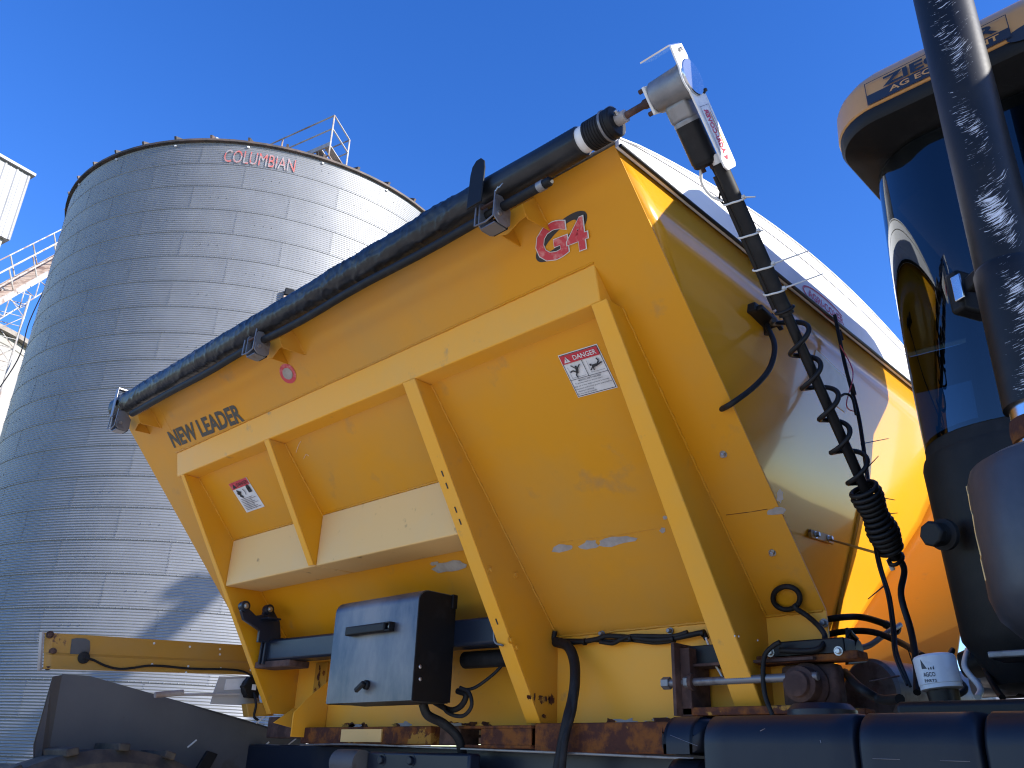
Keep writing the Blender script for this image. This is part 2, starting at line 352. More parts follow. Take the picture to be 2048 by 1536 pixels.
# roof hatch just over the rim, and a lamp box fixed to the wall
c = nv((math.sin(cam_az), math.cos(cam_az), 0)); q = PZ(438, 283, RIM + .25)
MB().box(q - Vector((0, 0, .1)), (.4, .4, .14)).build('roof_hatch', M['clad'], bin_, bevel=.03)
q = oncyl(577, 590); c = (q - BC); c.z = 0; c.normalize(); t = Vector((c.y, -c.x, 0))
fx = thing('wall_lamp', 'small dark lamp box fixed to the lit wall of the grain bin', 'lamp', q)
MB().box(q + c * .1, (.26, .2, .22), (t, c, Vector((0, 0, 1)))).build('housing', M['black'], fx, bevel=.02)
MB().box(q + c * .09 - Vector((0, 0, .27)), (.3, .16, .3), (t, c, Vector((0, 0, 1)))).build('bracket', M['wood'], fx, bevel=.02)
# ------------------------------------------------------------------ catwalk end over the bin roof
cw = thing('roof_catwalk', 'railed steel catwalk end sticking out above the grain bin roof', 'catwalk', PZ(660, 330, RIM + .3))
zd = RIM + .62; A = PZ(692, 333, zd); Bp = PZ(661, 285, zd)
ax = (Bp - A); wd = ax.length; ax.normalize()
ln = PZ(545, 291, zd + 1.08) - PZ(652, 243, zd + 1.08); ln.z = 0; ln = ln.normalized()
up = Vector((0, 0, 1)); LEN = 9.0
fl = MB()
for k in range(24): fl.box(A + ax * wd / 2 + ln * (LEN * (k + .5) / 24), (wd, LEN / 24 * .7, .03), (ax, ln, up))
fl.build('deck', M['oldsteel'], cw)
for s_ in (0, 1):
    o_ = A + ax * wd * s_
    MB().box(o_ + ln * LEN / 2 + up * -.06, (.05, LEN, .16), (ax, ln, up)).build('stringer', M['oldsteel'], cw)
    for h in (.55, 1.08): MB().tube([o_ + up * h, o_ + ln * LEN + up * h], .025, 6).build('rail', M['oldsteel'], cw)
    for k in range(5): MB().tube([o_ + ln * (LEN * k / 4) - up * .1, o_ + ln * (LEN * k / 4) + up * 1.08], .028, 6).build('post', M['oldsteel'], cw)
for h in (.55, 1.08): MB().tube([A + up * h, Bp + up * h], .025, 6).build('rail', M['oldsteel'], cw)
for k in range(4): MB().tube([A + ln * (k * .5) - up * .1 + ax * (wd * (k % 2)), A + ln * (k * .5 + .5) - up * .5 + ax * (wd * ((k + 1) % 2))], .02, 5).build('brace', M['oldsteel'], cw)
for s_ in (0, 1):
    MB().tube([A + ax * wd * s_ - up * .5, A + ax * wd * s_ - up * .1], .025, 6).build('strut', M['oldsteel'], cw)
    MB().tube([A + ax * wd * s_ - up * .5, A + ax * wd * s_ - up * .5 + ln * 3], .025, 6).build('strut', M['oldsteel'], cw)
MB().tube([A - up * .5, Bp - up * .5], .025, 6).build('strut', M['oldsteel'], cw)
# ------------------------------------------------------------------ structures at the left edge
RG = 46.0
def PR(u, v, rg): d = ray(u, v); h = math.hypot(d.x, d.y); return EYE + d * (rg / h)
# clad elevator head house: vertical ribbed panels
c0 = PR(62, 352, RG); zt = c0.z
vis = Vector((c0.x, c0.y, 0)).normalized(); side = Vector((-vis.y, vis.x, 0))      # to the left of the view
fdir = (side * .93 - vis * .37).normalized()
hh = thing('elevator_head_house', 'white ribbed metal head house high at the left edge of the picture', 'building', (c0.x, c0.y, 0))
pw = .62; zb = PR(17, 480, RG).z
for k in range(9):
    o_ = Vector((c0.x, c0.y, 0)) + fdir * (pw * k); nn = Vector((-fdir.y, fdir.x, 0));
    if nn.dot(vis) > 0: nn = -nn
    z1 = zt + .0
    b = MB(); pr_ = [(0, 0), (.06, .05), (.12, .05), (.18, 0), (.40, 0), (.43, .02), (.46, .02), (.49, 0), (pw, 0)]
    vs = []
    for (t_, d_) in pr_:
        for z in (zb, z1): p = o_ + fdir * t_ + nn * d_; vs.append((p.x, p.y, z))
    b.add(vs, [(i * 2, i * 2 + 2, i * 2 + 3, i * 2 + 1) for i in range(len(pr_) - 1)])
    b.build('cladding_panel', M['clad'], hh)
bd = -nn
cpos = Vector((c0.x, c0.y, 0)) + fdir * (pw * 4.5) + bd * 3.05
MB().box(cpos + up * ((zt + zb) / 2), (pw * 9, 6, zt - zb - .02), (fdir, bd, up)).build('wall', M['clad'], hh)
MB().box(cpos + up * (zt + .08), (pw * 9 + .3, 6.5, .16), (fdir, bd, up)).build('roof', M['clad'], hh)
MB().box(cpos + up * (zb / 2), (pw * 9 - .5, 5.6, zb), (fdir, bd, up)).build('lower_wall', M['concrete'], hh)
# second bin, pale concrete with cone roof
c2 = PR(-190, 800, 62); R2 = 62 * .5 * (PR(57, 760, 62) - c2).length / 62 * 2
zw = PR(30, 742, 62).z
sb = thing('concrete_silo', 'pale concrete silo with weathered cone roof at the left edge behind the grain bin', 'silo', (c2.x, c2.y, 0))
MB().lathe((c2.x, c2.y, 0), (0, 0, 1), [(0, R2), (zw - 2.2, R2), (zw - 2.15, R2 - .06), (zw - .6, R2 - .06), (zw - .55, R2), (zw, R2)], 64).build('wall', M['concrete'], sb, smooth=30)
b = MB(); b.lathe((c2.x, c2.y, zw + .01), (0, 0, 1), [(0, R2 + .45), (.3, R2 + .45), (R2 * .38, R2 * .3), (R2 * .42, .3)], 64).build('roof', M['shing'], sb)
# bridge catwalk and its lattice tower
br = thing('bridge_catwalk', 'rusty bridge catwalk with handrails running behind the grain bin', 'catwalk', PR(60, 560, 50))
E0 = PR(-60, 618, 44); E1 = PR(150, 500, 50); E1.z = E0.z + (E1.z - E0.z)
dr = (E1 - E0); Lb = dr.length; dr.normalize(); sd = dr.cross(up).normalized(); upb = sd.cross(dr).normalized()
if upb.z < 0: upb = -upb
for k in range(16): MB().box(E0 + dr * (Lb * (k + .5) / 16) + sd * .0, (Lb / 16 * .93, 1.1, .12), (dr, sd, upb)).build('deck_board', M['wood'], br)
for s_ in (-1, 1):
    MB().box(E0 + dr * Lb / 2 + sd * (.58 * s_) - upb * .1, (Lb, .07, .3), (dr, sd, upb)).build('stringer', M['oldsteel'], br)
    for h in (.6, 1.2): MB().tube([E0 + sd * .58 * s_ + upb * h, E1 + sd * .58 * s_ + upb * h], .035, 6).build('rail', M['oldsteel'], br)
    for k in range(5): MB().tube([E0 + dr * (Lb * (k + .2) / 4.6) + sd * .58 * s_ - upb * .2, E0 + dr * (Lb * (k + .2) / 4.6) + sd * .58 * s_ + upb * 1.2], .04, 6).build('post', M['oldsteel'], br)
for k in range(14):
    p = E0 + dr * (Lb * k / 14); q = E0 + dr * (Lb * (k + 1) / 14); s1 = .58 if k % 2 else -.58
    MB().tube([p + sd * s1 - upb * .22, q - sd * s1 - upb * .22], .035, 5).build('brace', M['oldsteel'], br)
    MB().tube([p + sd * .58 - upb * (.22 if k % 2 else .9), q + sd * .58 - upb * (.9 if k % 2 else .22)], .03, 5).build('brace', M['oldsteel'], br)
MB().tube([E0 + sd * .58 - upb * .9, E1 + sd * .58 - upb * .9], .035, 6).build('lower_chord', M['oldsteel'], br)
tw = PR(16, 640, 46); zt2 = PR(20, 590, 46).z
lt = thing('lattice_tower', 'white lattice tower under the bridge catwalk beside the grain bin', 'tower', (tw.x, tw.y, 0))
v_ = Vector((tw.x, tw.y, 0)).normalized(); s_ = Vector((-v_.y, v_.x, 0)); hw = .62
cs = [Vector((tw.x, tw.y, 0)) + v_ * hw * a + s_ * hw * b_ for a, b_ in ((1, 1), (1, -1), (-1, -1), (-1, 1))]
for c in cs: MB().tube([c, c + up * zt2], .05, 6).build('leg', M['oldsteel'], lt)
nb = 18
for i in range(4):
    p, q = cs[i], cs[(i + 1) % 4]
    for k in range(nb):
        z_a, z_b = zt2 * k / nb, zt2 * (k + 1) / nb
        MB().tube([p + up * (z_a if k % 2 else z_b), q + up * (z_b if k % 2 else z_a)], .025, 5).build('brace', M['oldsteel'], lt)
        MB().tube([p + up * z_b, q + up * z_b], .022, 5).build('brace', M['oldsteel'], lt)
tag(MB().tube(smooth_path([PR(108, 540, 45), PR(60, 640, 45), PR(35, 720, 45), PR(-40, 830, 45)]), .03, 6).build('guy_cable', M['black']), 'thin dark guy cable slanting down left of the grain bin to the lattice tower', 'cable')
# ------------------------------------------------------------------ the spreader hopper
X_ = Vector((1, 0, 0)); Y_ = Vector((0, 1, 0)); Z_ = Vector((0, 0, 1))
YW = 2.483; ZW = Z0 - (YW - YN) / K; ZB = 1.845                     # lower wall plane, fold height, sill height
hop = thing('spreader_hopper', 'big yellow ribbed steel spreader hopper with sloping sides, in shade', 'hopper', (-2.7, YC, ZB))
T = .006
def pnl(x, z, n=0.): return Vector((x, panel_y(z), z)) + PN * n
# near slope: a subdivided, faintly buckled sheet so that reflections wander
def slope_sheet(mir=False):
    xf, zw = (XF, ZW) if not mir else (-.985, 2.045)
    b = MB(); nx, nz = 60, 24; vs = []
    for i in range(nx + 1):
        for j in range(nz + 1):
            x = XR + (xf - XR) * i / nx; z = Z0 + (zw - Z0) * j / nz
            e = .0022 * noise.noise(Vector((x * 1.4, z * 2.1, 3))) * (1 if 0 < j < nz and 0 < i < nx else 0)
            p = pnl(x, z, e); vs.append(p)
    n0 = len(vs); vs += [v - PN * T for v in vs]
    q = lambda i, j: i * (nz + 1) + j
    fs = [(q(i, j), q(i + 1, j), q(i + 1, j + 1), q(i, j + 1)) for i in range(nx) for j in range(nz)]
    fs += [(n0 + q(i, j), n0 + q(i, j + 1), n0 + q(i + 1, j + 1), n0 + q(i + 1, j)) for i in range(nx) for j in range(nz)]
    rim = [q(i, 0) for i in range(nx)] + [q(nx, j) for j in range(nz)] + [q(i, nz) for i in range(nx, 0, -1)] + [q(0, j) for j in range(nz, 0, -1)]
    for a, c in zip(rim, rim[1:] + rim[:1]): fs.append((a, c, c + n0, a + n0))
    if mir: vs = [Vector((v.x, 2 * YC - v.y, v.z)) for v in vs]
    return b.add(vs, fs)
side = slope_sheet().build('side_panel', M['yellow'], hop, smooth=30)
far = slope_sheet(True).build('side_panel', M['yellow'], hop, smooth=30)
# lower walls (near in three plates between the ribs, far in one)
for a, c in ((-3.9, -2.1655), (-2.165, -1.5155), (-1.515, XF)):
    MB().aabb((a, YW, ZB), (c, YW + T, ZW)).build('lower_wall', M['satin_lit'], hop)
MB().aabb((XR + .4, 2 * YC - YW - .08, ZB), (-.99, 2 * YC - YW - .075, 2.04)).build('lower_wall', M['yellow'], hop)
MB().aabb((XR + .4, YW, ZB - .04), (XF + .1, 2 * YC - YW, ZB - .03)).build('floor_plate', M['rustdark'], hop)
# welds along the fold
def bead(pts, r=.0045, parent=hop, m='yellow'):
    out = []
    for p, q in zip(pts, pts[1:]):
        n_ = max(2, int((q - p).length / .012))
        out += [p.lerp(q, k / n_) + Vector((random.uniform(-1, 1), random.uniform(-1, 1), random.uniform(-1, 1))) * .0012 for k in range(n_)]
    out.append(pts[-1]); return MB().tube(out, [r * random.uniform(.8, 1.2) for _ in out], 6).build('weld_bead', M[m], parent, smooth=80)
for a, c in ((-2.16, -1.40), (-1.31, XF - .01)): bead([Vector((a, YW - .002, ZW)), Vector((c, YW - .002, ZW))])
# front bulkhead: upright above, raking back below
bk = MB(); prof = [(-1.122, 3.255), (-1.122, 3.105), (-1.126, 3.085), (-1.205, 2.69), (-1.30, 2.425), (-1.40, 2.16), (-1.42, ZB)]
nY = 26; vs = []
for x, z in prof:
    w2 = YC - max(min(panel_y(z), YW), YN) - .004
    for j in range(nY + 1):
        y = YC - w2 + 2 * w2 * j / nY
        vs.append((x + .003 * noise.noise(Vector((y * 2.3, z * 2.0, 8))), y, z))
bk.add(vs, [(i * (nY + 1) + j, i * (nY + 1) + j + 1, (i + 1) * (nY + 1) + j + 1, (i + 1) * (nY + 1) + j) for i in range(len(prof) - 1) for j in range(nY)])
bulk = bk.build('front_bulkhead', M['gloss'], hop, smooth=60)
bm_ = bulk.modifiers.new('solid', 'SOLIDIFY'); bm_.thickness = .005
# upright stiffener on the bulkhead
def bx(z):
    for (xa, za), (xb, zb_) in zip(prof, prof[1:]):
        if zb_ <= z <= za: return xa + (xb - xa) * (za - z) / (za - zb_)
    return prof[-1][0]
pa = [PX(1700, 1060, bx(2.5)), PX(1640, 1240, bx(2.2))]
yS = pa[0].y
st = [(bx(z), z) for z in (2.62, 2.5, 2.3, 2.1)]
MB().prism([(x + .002, yS - .015, z) for x, z in st] + [(x + .018, yS - .015, z) for x, z in st[::-1]], (0, .035, 0)).build('bulkhead_stiffener', M['gloss'], hop, bevel=.004)
# rear bulkhead
MB().prism([(XR + .35, panel_y(z), z) for z in (3.255, ZW)] + [(XR + .35, 2 * YC - panel_y(z), z) for z in (ZW, 3.255)], (.006, 0, 0)).build('rear_bulkhead', M['yellow'], hop)
# the bent long channel across the slope
BZ0, BZ1 = 3.062, 2.945; xa, xb = -3.955, -1.335
MB().prism([(xa, panel_y(BZ0) + .002, BZ0), (xa, panel_y(BZ0) + .027, BZ1), (xa, panel_y(BZ1) + .004, BZ1 + .002), (xa, panel_y(BZ0) + .03, BZ0 - .03)], (xb - xa, 0, 0)).build('waist_rail', M['satin_lit'], hop, bevel=.004)
bead([Vector((xa, panel_y(BZ0) - .002, BZ0)), Vector((xb, panel_y(BZ0) - .002, BZ0))], .003)
YB1 = panel_y(BZ0) + .027                       # outer lower edge of the channel
# ribs: web + bent flange
def rib(xw, zt, zb_, yo_b, fw_t, fw_b, name='rib', zstop=None, holes=()):
    """web in the plane x = xw; outer edge from the channel down to (yo_b, zb_)"""
    yo_t = YB1
    web = [(xw, panel_y(zt), zt)]
    if zb_ < ZW: web += [(xw, YW, ZW), (xw, YW, zb_)]
    else: web += [(xw, panel_y(zb_), zb_)]
    web += [(xw, yo_b, zb_), (xw, yo_t, zt)]
    o = MB().prism(web, (T, 0, 0)).build(name, M['dusty'] if 0 else M['yellow'], hop, bevel=.0015)
    a = Vector((xw + T, yo_t, zt)); b_ = Vector((xw + T, yo_b, zb_)); d = (b_ - a).normalized(); nn = Vector((0, d.z, -d.y))
    if nn.y > 0: nn = -nn
    f = MB().prism([a, b_, b_ - X_ * (fw_b + T), a - X_ * (fw_t + T)], nn * T); fo = f.build('flange', M['satin_lit'], o, bevel=.005, bseg=3)
    # weld where web meets the slope
    zz = max(zb_, ZW); bead([Vector((xw + T, panel_y(zt), zt)) + PN * .002, Vector((xw + T, panel_y(zz), zz)) + PN * .002], .004, o)
    return o, a, d, nn
R1, a1, d1, n1 = rib(-3.885, BZ1, 1.905, 2.36, .022, .03)
R2, a2, d2, n2 = rib(-3.125, BZ1, 2.462, 2.004, .03, .03)
R3, a3, d3, n3 = rib(-2.170, BZ1, 1.85, 2.400, .058, .062)
R4, a4, d4, n4 = rib(-1.316, BZ1, 1.865, 2.432, .05, .085)
# small slots in the flange of the middle rib and bolts in the web
sm = MB()
for t_ in (.27, .305, .375, .41, .70):
    p = a3 + d3 * (t_ * 1.3) + n3 * (T + .0008) - X_ * .03
    sm.prism([p + d3 * .011 - X_ * .003, p + d3 * .011 + X_ * .003, p - d3 * .011 + X_ * .003, p - d3 * .011 - X_ * .003], n3 * .0006)
sm.build('slot', M['inkb'], R3, kind='stuff')
for u, v in ((980, 1139), (1031, 1150), (1021, 1280), (1033, 1295)):
    p = PX(u, v, -2.170 + T); bolt_mb(MB(), p, X_, .009).build('bolt', M['yellow'], R3)
for u, v in ((1468, 1272), (1476, 1273), (1514, 1281)):
    bolt_mb(MB(), PX(u, v, -1.316 + T), X_, .003, .001, False).build('rivet_hole', M['paper'], R4)
# shelf between rear rib and middle rib
zs0, zs1 = 2.682, 2.458; xs0, xs1 = -3.879, -2.236
for a_, c_ in ((xs0, -3.125), (-3.119, xs1 + .064)):
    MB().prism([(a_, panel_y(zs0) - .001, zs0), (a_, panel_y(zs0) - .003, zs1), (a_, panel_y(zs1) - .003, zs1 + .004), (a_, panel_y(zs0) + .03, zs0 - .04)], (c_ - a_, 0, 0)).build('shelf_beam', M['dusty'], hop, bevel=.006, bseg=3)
    bead([Vector((a_ + .01, panel_y(zs0) - .003, zs0)), Vector((c_ - .005, panel_y(zs0) - .003, zs0))], .0035)
# rusty sill rails under the hopper
def rail(a, c, y0, y1, z0, z1, m='rust'): return MB().aabb((a, y0, z0), (c, y1, z1)).build('sill_rail', M[m], hop, bevel=.004)
rail(-3.62, -2.72, 2.37, 2.48, 1.775, 1.842); rail(-2.68, -2.56, 2.38, 2.48, 1.775, 1.842, 'rustdark'); 
rail(-2.16, -1.1, 2.36, 2.48, 1.755, 1.846)
ch = MB()
for z_a, z_b in ((1.765, 1.775), (1.83, 1.84)): ch.aabb((-2.54, 2.35, z_a), (-2.17, 2.48, z_b))
ch.aabb((-2.54, 2.47, 1.775), (-2.17, 2.48, 1.83)); ch.aabb((-2.42, 2.352, 1.775), (-2.17, 2.36, 1.83))
ch.build('channel_end', M['rust'], hop, bevel=.002)
rail(-4.0, -3.6, 2.42, 2.5, 1.80, 1.895, 'rustdark')
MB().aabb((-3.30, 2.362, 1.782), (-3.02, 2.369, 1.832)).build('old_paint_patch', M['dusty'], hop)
MB().tube(smooth_path([(-3.6, 2.36, 1.768), (-3.2, 2.34, 1.772), (-2.6, 2.34, 1.762), (-2.0, 2.33, 1.752), (-1.5, 2.33, 1.742)]), .004, 6).build('edge_strip', M['mid'], hop)
# chassis beneath
ch = thing('chassis_rail', 'blue grey painted chassis rail under the hopper sill', 'chassis rail', (-2.5, 2.6, 0))
MB().aabb((-4.6, 2.45, 1.42), (1.5, 2.53, 1.772)).build('side_plate', M['navy'], ch, bevel=.01)
MB().aabb((-4.6, 3.17, 1.42), (1.5, 3.25, 1.79)).build('side_plate', M['navy'], ch, bevel=.01)
for x in (-4.2, -2.4, -.6, 1.2): MB().aabb((x, 2.53, 1.46), (x + .12, 3.17, 1.7)).build('cross_member', M['navy'], ch, bevel=.01)
b = MB(); b.lathe((-3.18, 2.28, 1.70), (1, 0, 0), [(0, .035), (.004, .052), (.13, .052), (.135, .05), (.16, .05)], 24); b.build('hydraulic_cylinder', M['grey'], ch, smooth=35)
MB().aabb((-3.02, 2.30, 1.62), (-2.42, 2.36, 1.745)).build('mount_plate', M['navy'], ch, bevel=.01)
for x in (-2.92, -2.74): bolt_mb(MB(), (x, 2.30, 1.715), -Y_, .016, .012).build('bolt', M['navy'], ch)
# gusset plates at the rear lower corner
MB().prism([(-3.60, 2.30, 1.80), (-3.60, 2.30, 1.90), (-3.60, 2.36, 1.965), (-3.60, 2.48, 2.06), (-3.60, 2.48, 1.80)], (T, 0, 0)).build('gusset', M['satin_lit'], hop, bevel=.002)
MB().prism([(-3.76, 2.30, 1.86), (-3.76, 2.40, 1.93), (-3.76, 2.48, 1.93), (-3.76, 2.48, 1.83)], (T, 0, 0)).build('gusset', M['satin_lit'], hop, bevel=.002)
MB().aabb((-3.72, YW - .012, 1.86), (-3.62, YW - .002, 2.14)).build('patch_plate', M['yellow_worn_shaded'], hop, bevel=.002)
MB().aabb((-2.24, YW - .06, 1.84), (-2.176, YW, 2.10)).build('filler_plate', M['yellow_worn_shaded'], hop, bevel=.003)
# ---- tarp-stop brackets welded under the top edge
def stop_bracket(u, v):
    c = PP(u, v); x = c.x; o_ = Vector((x, YN, Z0))
    f = lambda dx, t, n_: o_ + X_ * dx + PT * t + PN * n_
    wd = .062
    br = MB()
    br.prism([f(-wd, .025, .074), f(-wd, .076, .082), f(-wd * .5, .084, .079), f(0, .076, .081), f(wd * .5, .066, .082), f(wd, .063, .082), f(wd, .025, .074)], -PN * .005)
    for s_ in (-1, 1):
        br.prism([f(s_ * wd, .02, 0), f(s_ * wd, .025, .074), f(s_ * wd, .07, .079), f(s_ * wd * 1.05, .132, 0)], X_ * (-s_ * .005))
    o = br.build('stop_bracket', M['yellow'], hop, bevel=.0015)
    for s_ in (-1, 1): bead([f(s_ * wd, .04, .001), f(s_ * wd * 1.05, .13, .001)], .003, o)
    return x
BXS = [stop_bracket(*p) for p in ((1055, 445), (578, 690), (298, 838))]
# ---- rust creeping up from the sill and over the rear plate
def rust_blob(c, ux, uy, nrm, w2, h2, m, par, seed):
    rnd = random.Random(seed); n_ = 16; P = []
    for i in range(n_):
        t_ = 2 * PI * i / n_; k_ = rnd.uniform(.5, 1.25); P.append(Vector(c) + ux * (w2 * math.cos(t_) * k_) + uy * (h2 * math.sin(t_) * k_) + nrm * (.0012 + .0001 * (seed % 7)))
    o = MB().add(P, [tuple(range(n_))]).build('rust_patch', M[m], par)
    if o.data.polygons[0].normal.dot(nrm) < 0: o.data.polygons[0].flip()
rr = random.Random(3)
for i in range(26):
    x = rr.uniform(-3.5, -1.45)
    if -2.26 < x < -2.14: continue
    rust_blob((x, YW, ZB + .004 + rr.uniform(0, .006)), X_, Z_, -Y_, rr.uniform(.02, .07), rr.uniform(.006, .016), 'rust' if i % 3 else 'primer', hop, i)
for i in range(22):
    rust_blob((rr.uniform(-3.70, -3.64), YW - .012, rr.uniform(1.88, 2.12)), X_, Z_, -Y_, rr.uniform(.003, .014), rr.uniform(.005, .022), 'rust', hop, 40 + i)
for i in range(12):
    z_ = rr.uniform(1.87, 2.12); y_ = rr.uniform(2.33, 2.46)
    if y_ < 2.40 + (1.85 - z_) * -.0 - (z_ - 1.85) * .63: continue
    rust_blob((-2.170 + T, y_, min(z_, 1.93)), Y_, Z_, X_, rr.uniform(.005, .016), rr.uniform(.006, .02), 'rust', R3, 80 + i)
# ---- paint chips: bare steel showing
def chip(u, v, w2, h2, par=hop, fn=PP, seed=0, label=None):
    rnd = random.Random(seed); n_ = 14
    P = []
    for i in range(n_):
        t_ = 2 * PI * i / n_; k_ = rnd.uniform(.65, 1.1)
        P.append(fn(u + w2 * math.cos(t_) * k_, v + h2 * math.sin(t_) * k_ - .13 * w2 * math.cos(t_) * k_, .0012))
    o = MB().add(P, [tuple(range(n_))]).build('paint_chip', M['primer'], par)
    if o.data.polygons[0].normal.dot(PN) < 0: o.data.polygons[0].flip()
    return o
for i, (u, v, a, c) in enumerate(((1123, 1097, 22, 9), (1178, 1090, 22, 10), (1232, 1082, 40, 11), (1325, 1061, 7, 6), (1556, 1022, 22, 10), (1330, 1035, 5, 4), (898, 1134, 36, 13), (868, 1127, 10, 5), (1560, 992, 7, 16))): chip(u, v, a, c, seed=i)
MB().tube([PP(1452, 1030, .0005), PP(1500, 1024, .0005), PP(1535, 1018, .0005)], .0012, 5).build('paint_crack', M['rust'], hop)
bead([PP(1115, 1085, .0008), PP(1250, 1068, .0008), PP(1320, 1056, .0008)], .0012, hop, 'yellow')
for u, v in ((1447, 908), (1545, 1105)): bolt_mb(MB(), PP(u, v), PN, .008, .01).build('bolt', M['zinc'], hop)
# white score marks
for pts in ([(592, 905), (597, 890), (602, 882)], [(607, 918), (612, 908), (618, 912)]):
    MB().tube([PP(*p, .0008) for p in pts], .0007, 4).build('scratch', M['paper'], hop)
# ---- decals on the slope
def panel_decal(ul, ur, ll):
    UL, UR, LL = PP(*ul), PP(*ur), PP(*ll)
    return Decal(LL, UR - UL, UL - LL, PN)
d = panel_decal((1116, 711), (1194, 687), (1157, 795)); asp = d.U.length / d.V.length
d.rect(0, 0, 1, 1, 'paper', 0); d.frame(.02, .02, .98, .98, .012, 'inkb', 1, asp)
d.rect(.03, .775, .97, .965, 'redc', 2); d.text('DANGER', .34, .815, .92, .92, 'paper', 3, .012)
d.poly([(.09, .80), (.25, .80), (.17, .93)], 'paper', 3); d.rect(.163, .84, .177, .90, 'inkb', 4); d.rect(.163, .815, .177, .83, 'inkb', 4)
d.rect(.02, .40, .98, .41, 'inkb', 2); d.rect(.494, .40, .506, .77, 'inkb', 2)
d.stroke([(.10, .70), (.10, .44), (.45, .44)], .006, 'mid', 2, asp); d.stroke([(.60, .72), (.60, .46), (.93, .46)], .006, 'mid', 2, asp)
d.disc(.31, .665, .026, 'inkb', 3, asp)
d.stroke([(.31, .63), (.28, .53)], .06, 'inkb', 3, asp); d.stroke([(.30, .62), (.20, .72)], .025, 'inkb', 3, asp); d.stroke([(.32, .62), (.42, .70)], .025, 'inkb', 3, asp)
d.stroke([(.28, .54), (.20, .60), (.12, .58)], .03, 'inkb', 3, asp); d.stroke([(.28, .54), (.23, .49), (.25, .43)], .03, 'inkb', 3, asp)
d.disc(.66, .62, .026, 'inkb', 3, asp); d.stroke([(.68, .58), (.80, .59)], .06, 'inkb', 3, asp)
d.stroke([(.80, .59), (.88, .66), (.85, .73)], .03, 'inkb', 3, asp); d.stroke([(.80, .58), (.94, .62)], .03, 'inkb', 3, asp)
d.stroke([(.69, .57), (.62, .51)], .026, 'inkb', 3, asp); d.stroke([(.70, .56), (.69, .49)], .026, 'inkb', 3, asp)
for t_, a_, b_, c_ in (('MOVING PART HAZARD', .22, .345, .78), ('To prevent death or serious injury:', .1, .285, .80), ('Stay out of box while conveyor is moving.', .06, .225, .92), ('Disconnect and lockout power source before', .06, .165, .96), ('adjusting or servicing.', .08, .11, .5), ('Do not ride on spreader.', .06, .055, .55)):
    d.text(t_, a_, b_, c_, b_ + .038, 'inkb', 3, .006)
d.done('danger_decal', hop, 'white danger sticker with red heading and two falling figures')
d = panel_decal((458, 968), (493, 954), (494, 1025)); asp = d.U.length / d.V.length
d.rect(0, 0, 1, 1, 'paper', 0); d.rect(.0, .78, .98, 1, 'red', 1)
d.poly([(.10, .81), (.30, .81), (.2, .95)], 'inkb', 2); d.text('DANGER', .36, .83, .94, .94, 'inkb', 2, .01)
d.stroke([(.18, .72), (.30, .64), (.22, .56), (.34, .48)], .08, 'inkb', 2, asp); d.stroke([(.15, .62), (.36, .66)], .06, 'inkb', 2, asp); d.rect(.72, .55, .90, .70, 'inkb', 2); d.disc(.81, .71, .09, 'inkb', 2, asp)
d.stroke([(.5, .72), (.56, .62), (.52, .52)], .03, 'mid', 2, asp)
for k in range(8): d.rect(.12, .07 + .05 * k, .9 - .12 * (k % 3), .085 + .05 * k, 'mid', 2)
for c_ in (.35, .62): d.rect(c_, .04, c_ + .012, .44, 'mid', 2)
d.done('worn_warning_decal', hop, 'worn white warning sticker with orange red heading')
d = panel_decal((334, 864), (474, 806), (349, 896)); d.text('NEW LEADER', 0, 0, 1, 1, 'greyink', 0, .035); d.done('lettering', hop, 'dark grey lettering NEW LEADER')
# round red mark with bare centre
c = PP(576, 747); d = Decal(c, X_ * .05, -PT * .05, PN); d.ring(0, 0, 1.0, .85, .62, .5, 'red', 0); d.disc(0, 0, .63, 'primer', 1, .8); d.done('round_red_mark', hop)
# G4 logo
O_ = PP(1077, 535); Uv = PP(1180, 497) - O_; Vv = PP(1066, 452) - O_; d = Decal(O_, Uv, Vv, PN)
d.ring(.50, .50, .60, .30, .40, .13, 'inkb', 0, rot=.62, du=-.02, dv=.02)
d.text('G', .0, .02, .64, .93, 'paper', 1, .045); d.text('G', .02, .04, .62, .91, 'red', 2, .03)
d.text('4', .60, .02, 1.02, .80, 'paper', 3, .045); d.text('4', .62, .04, 1.0, .78, 'red', 4, .03); d.done('logo', hop, 'worn red G4 logo over a black oval ring')
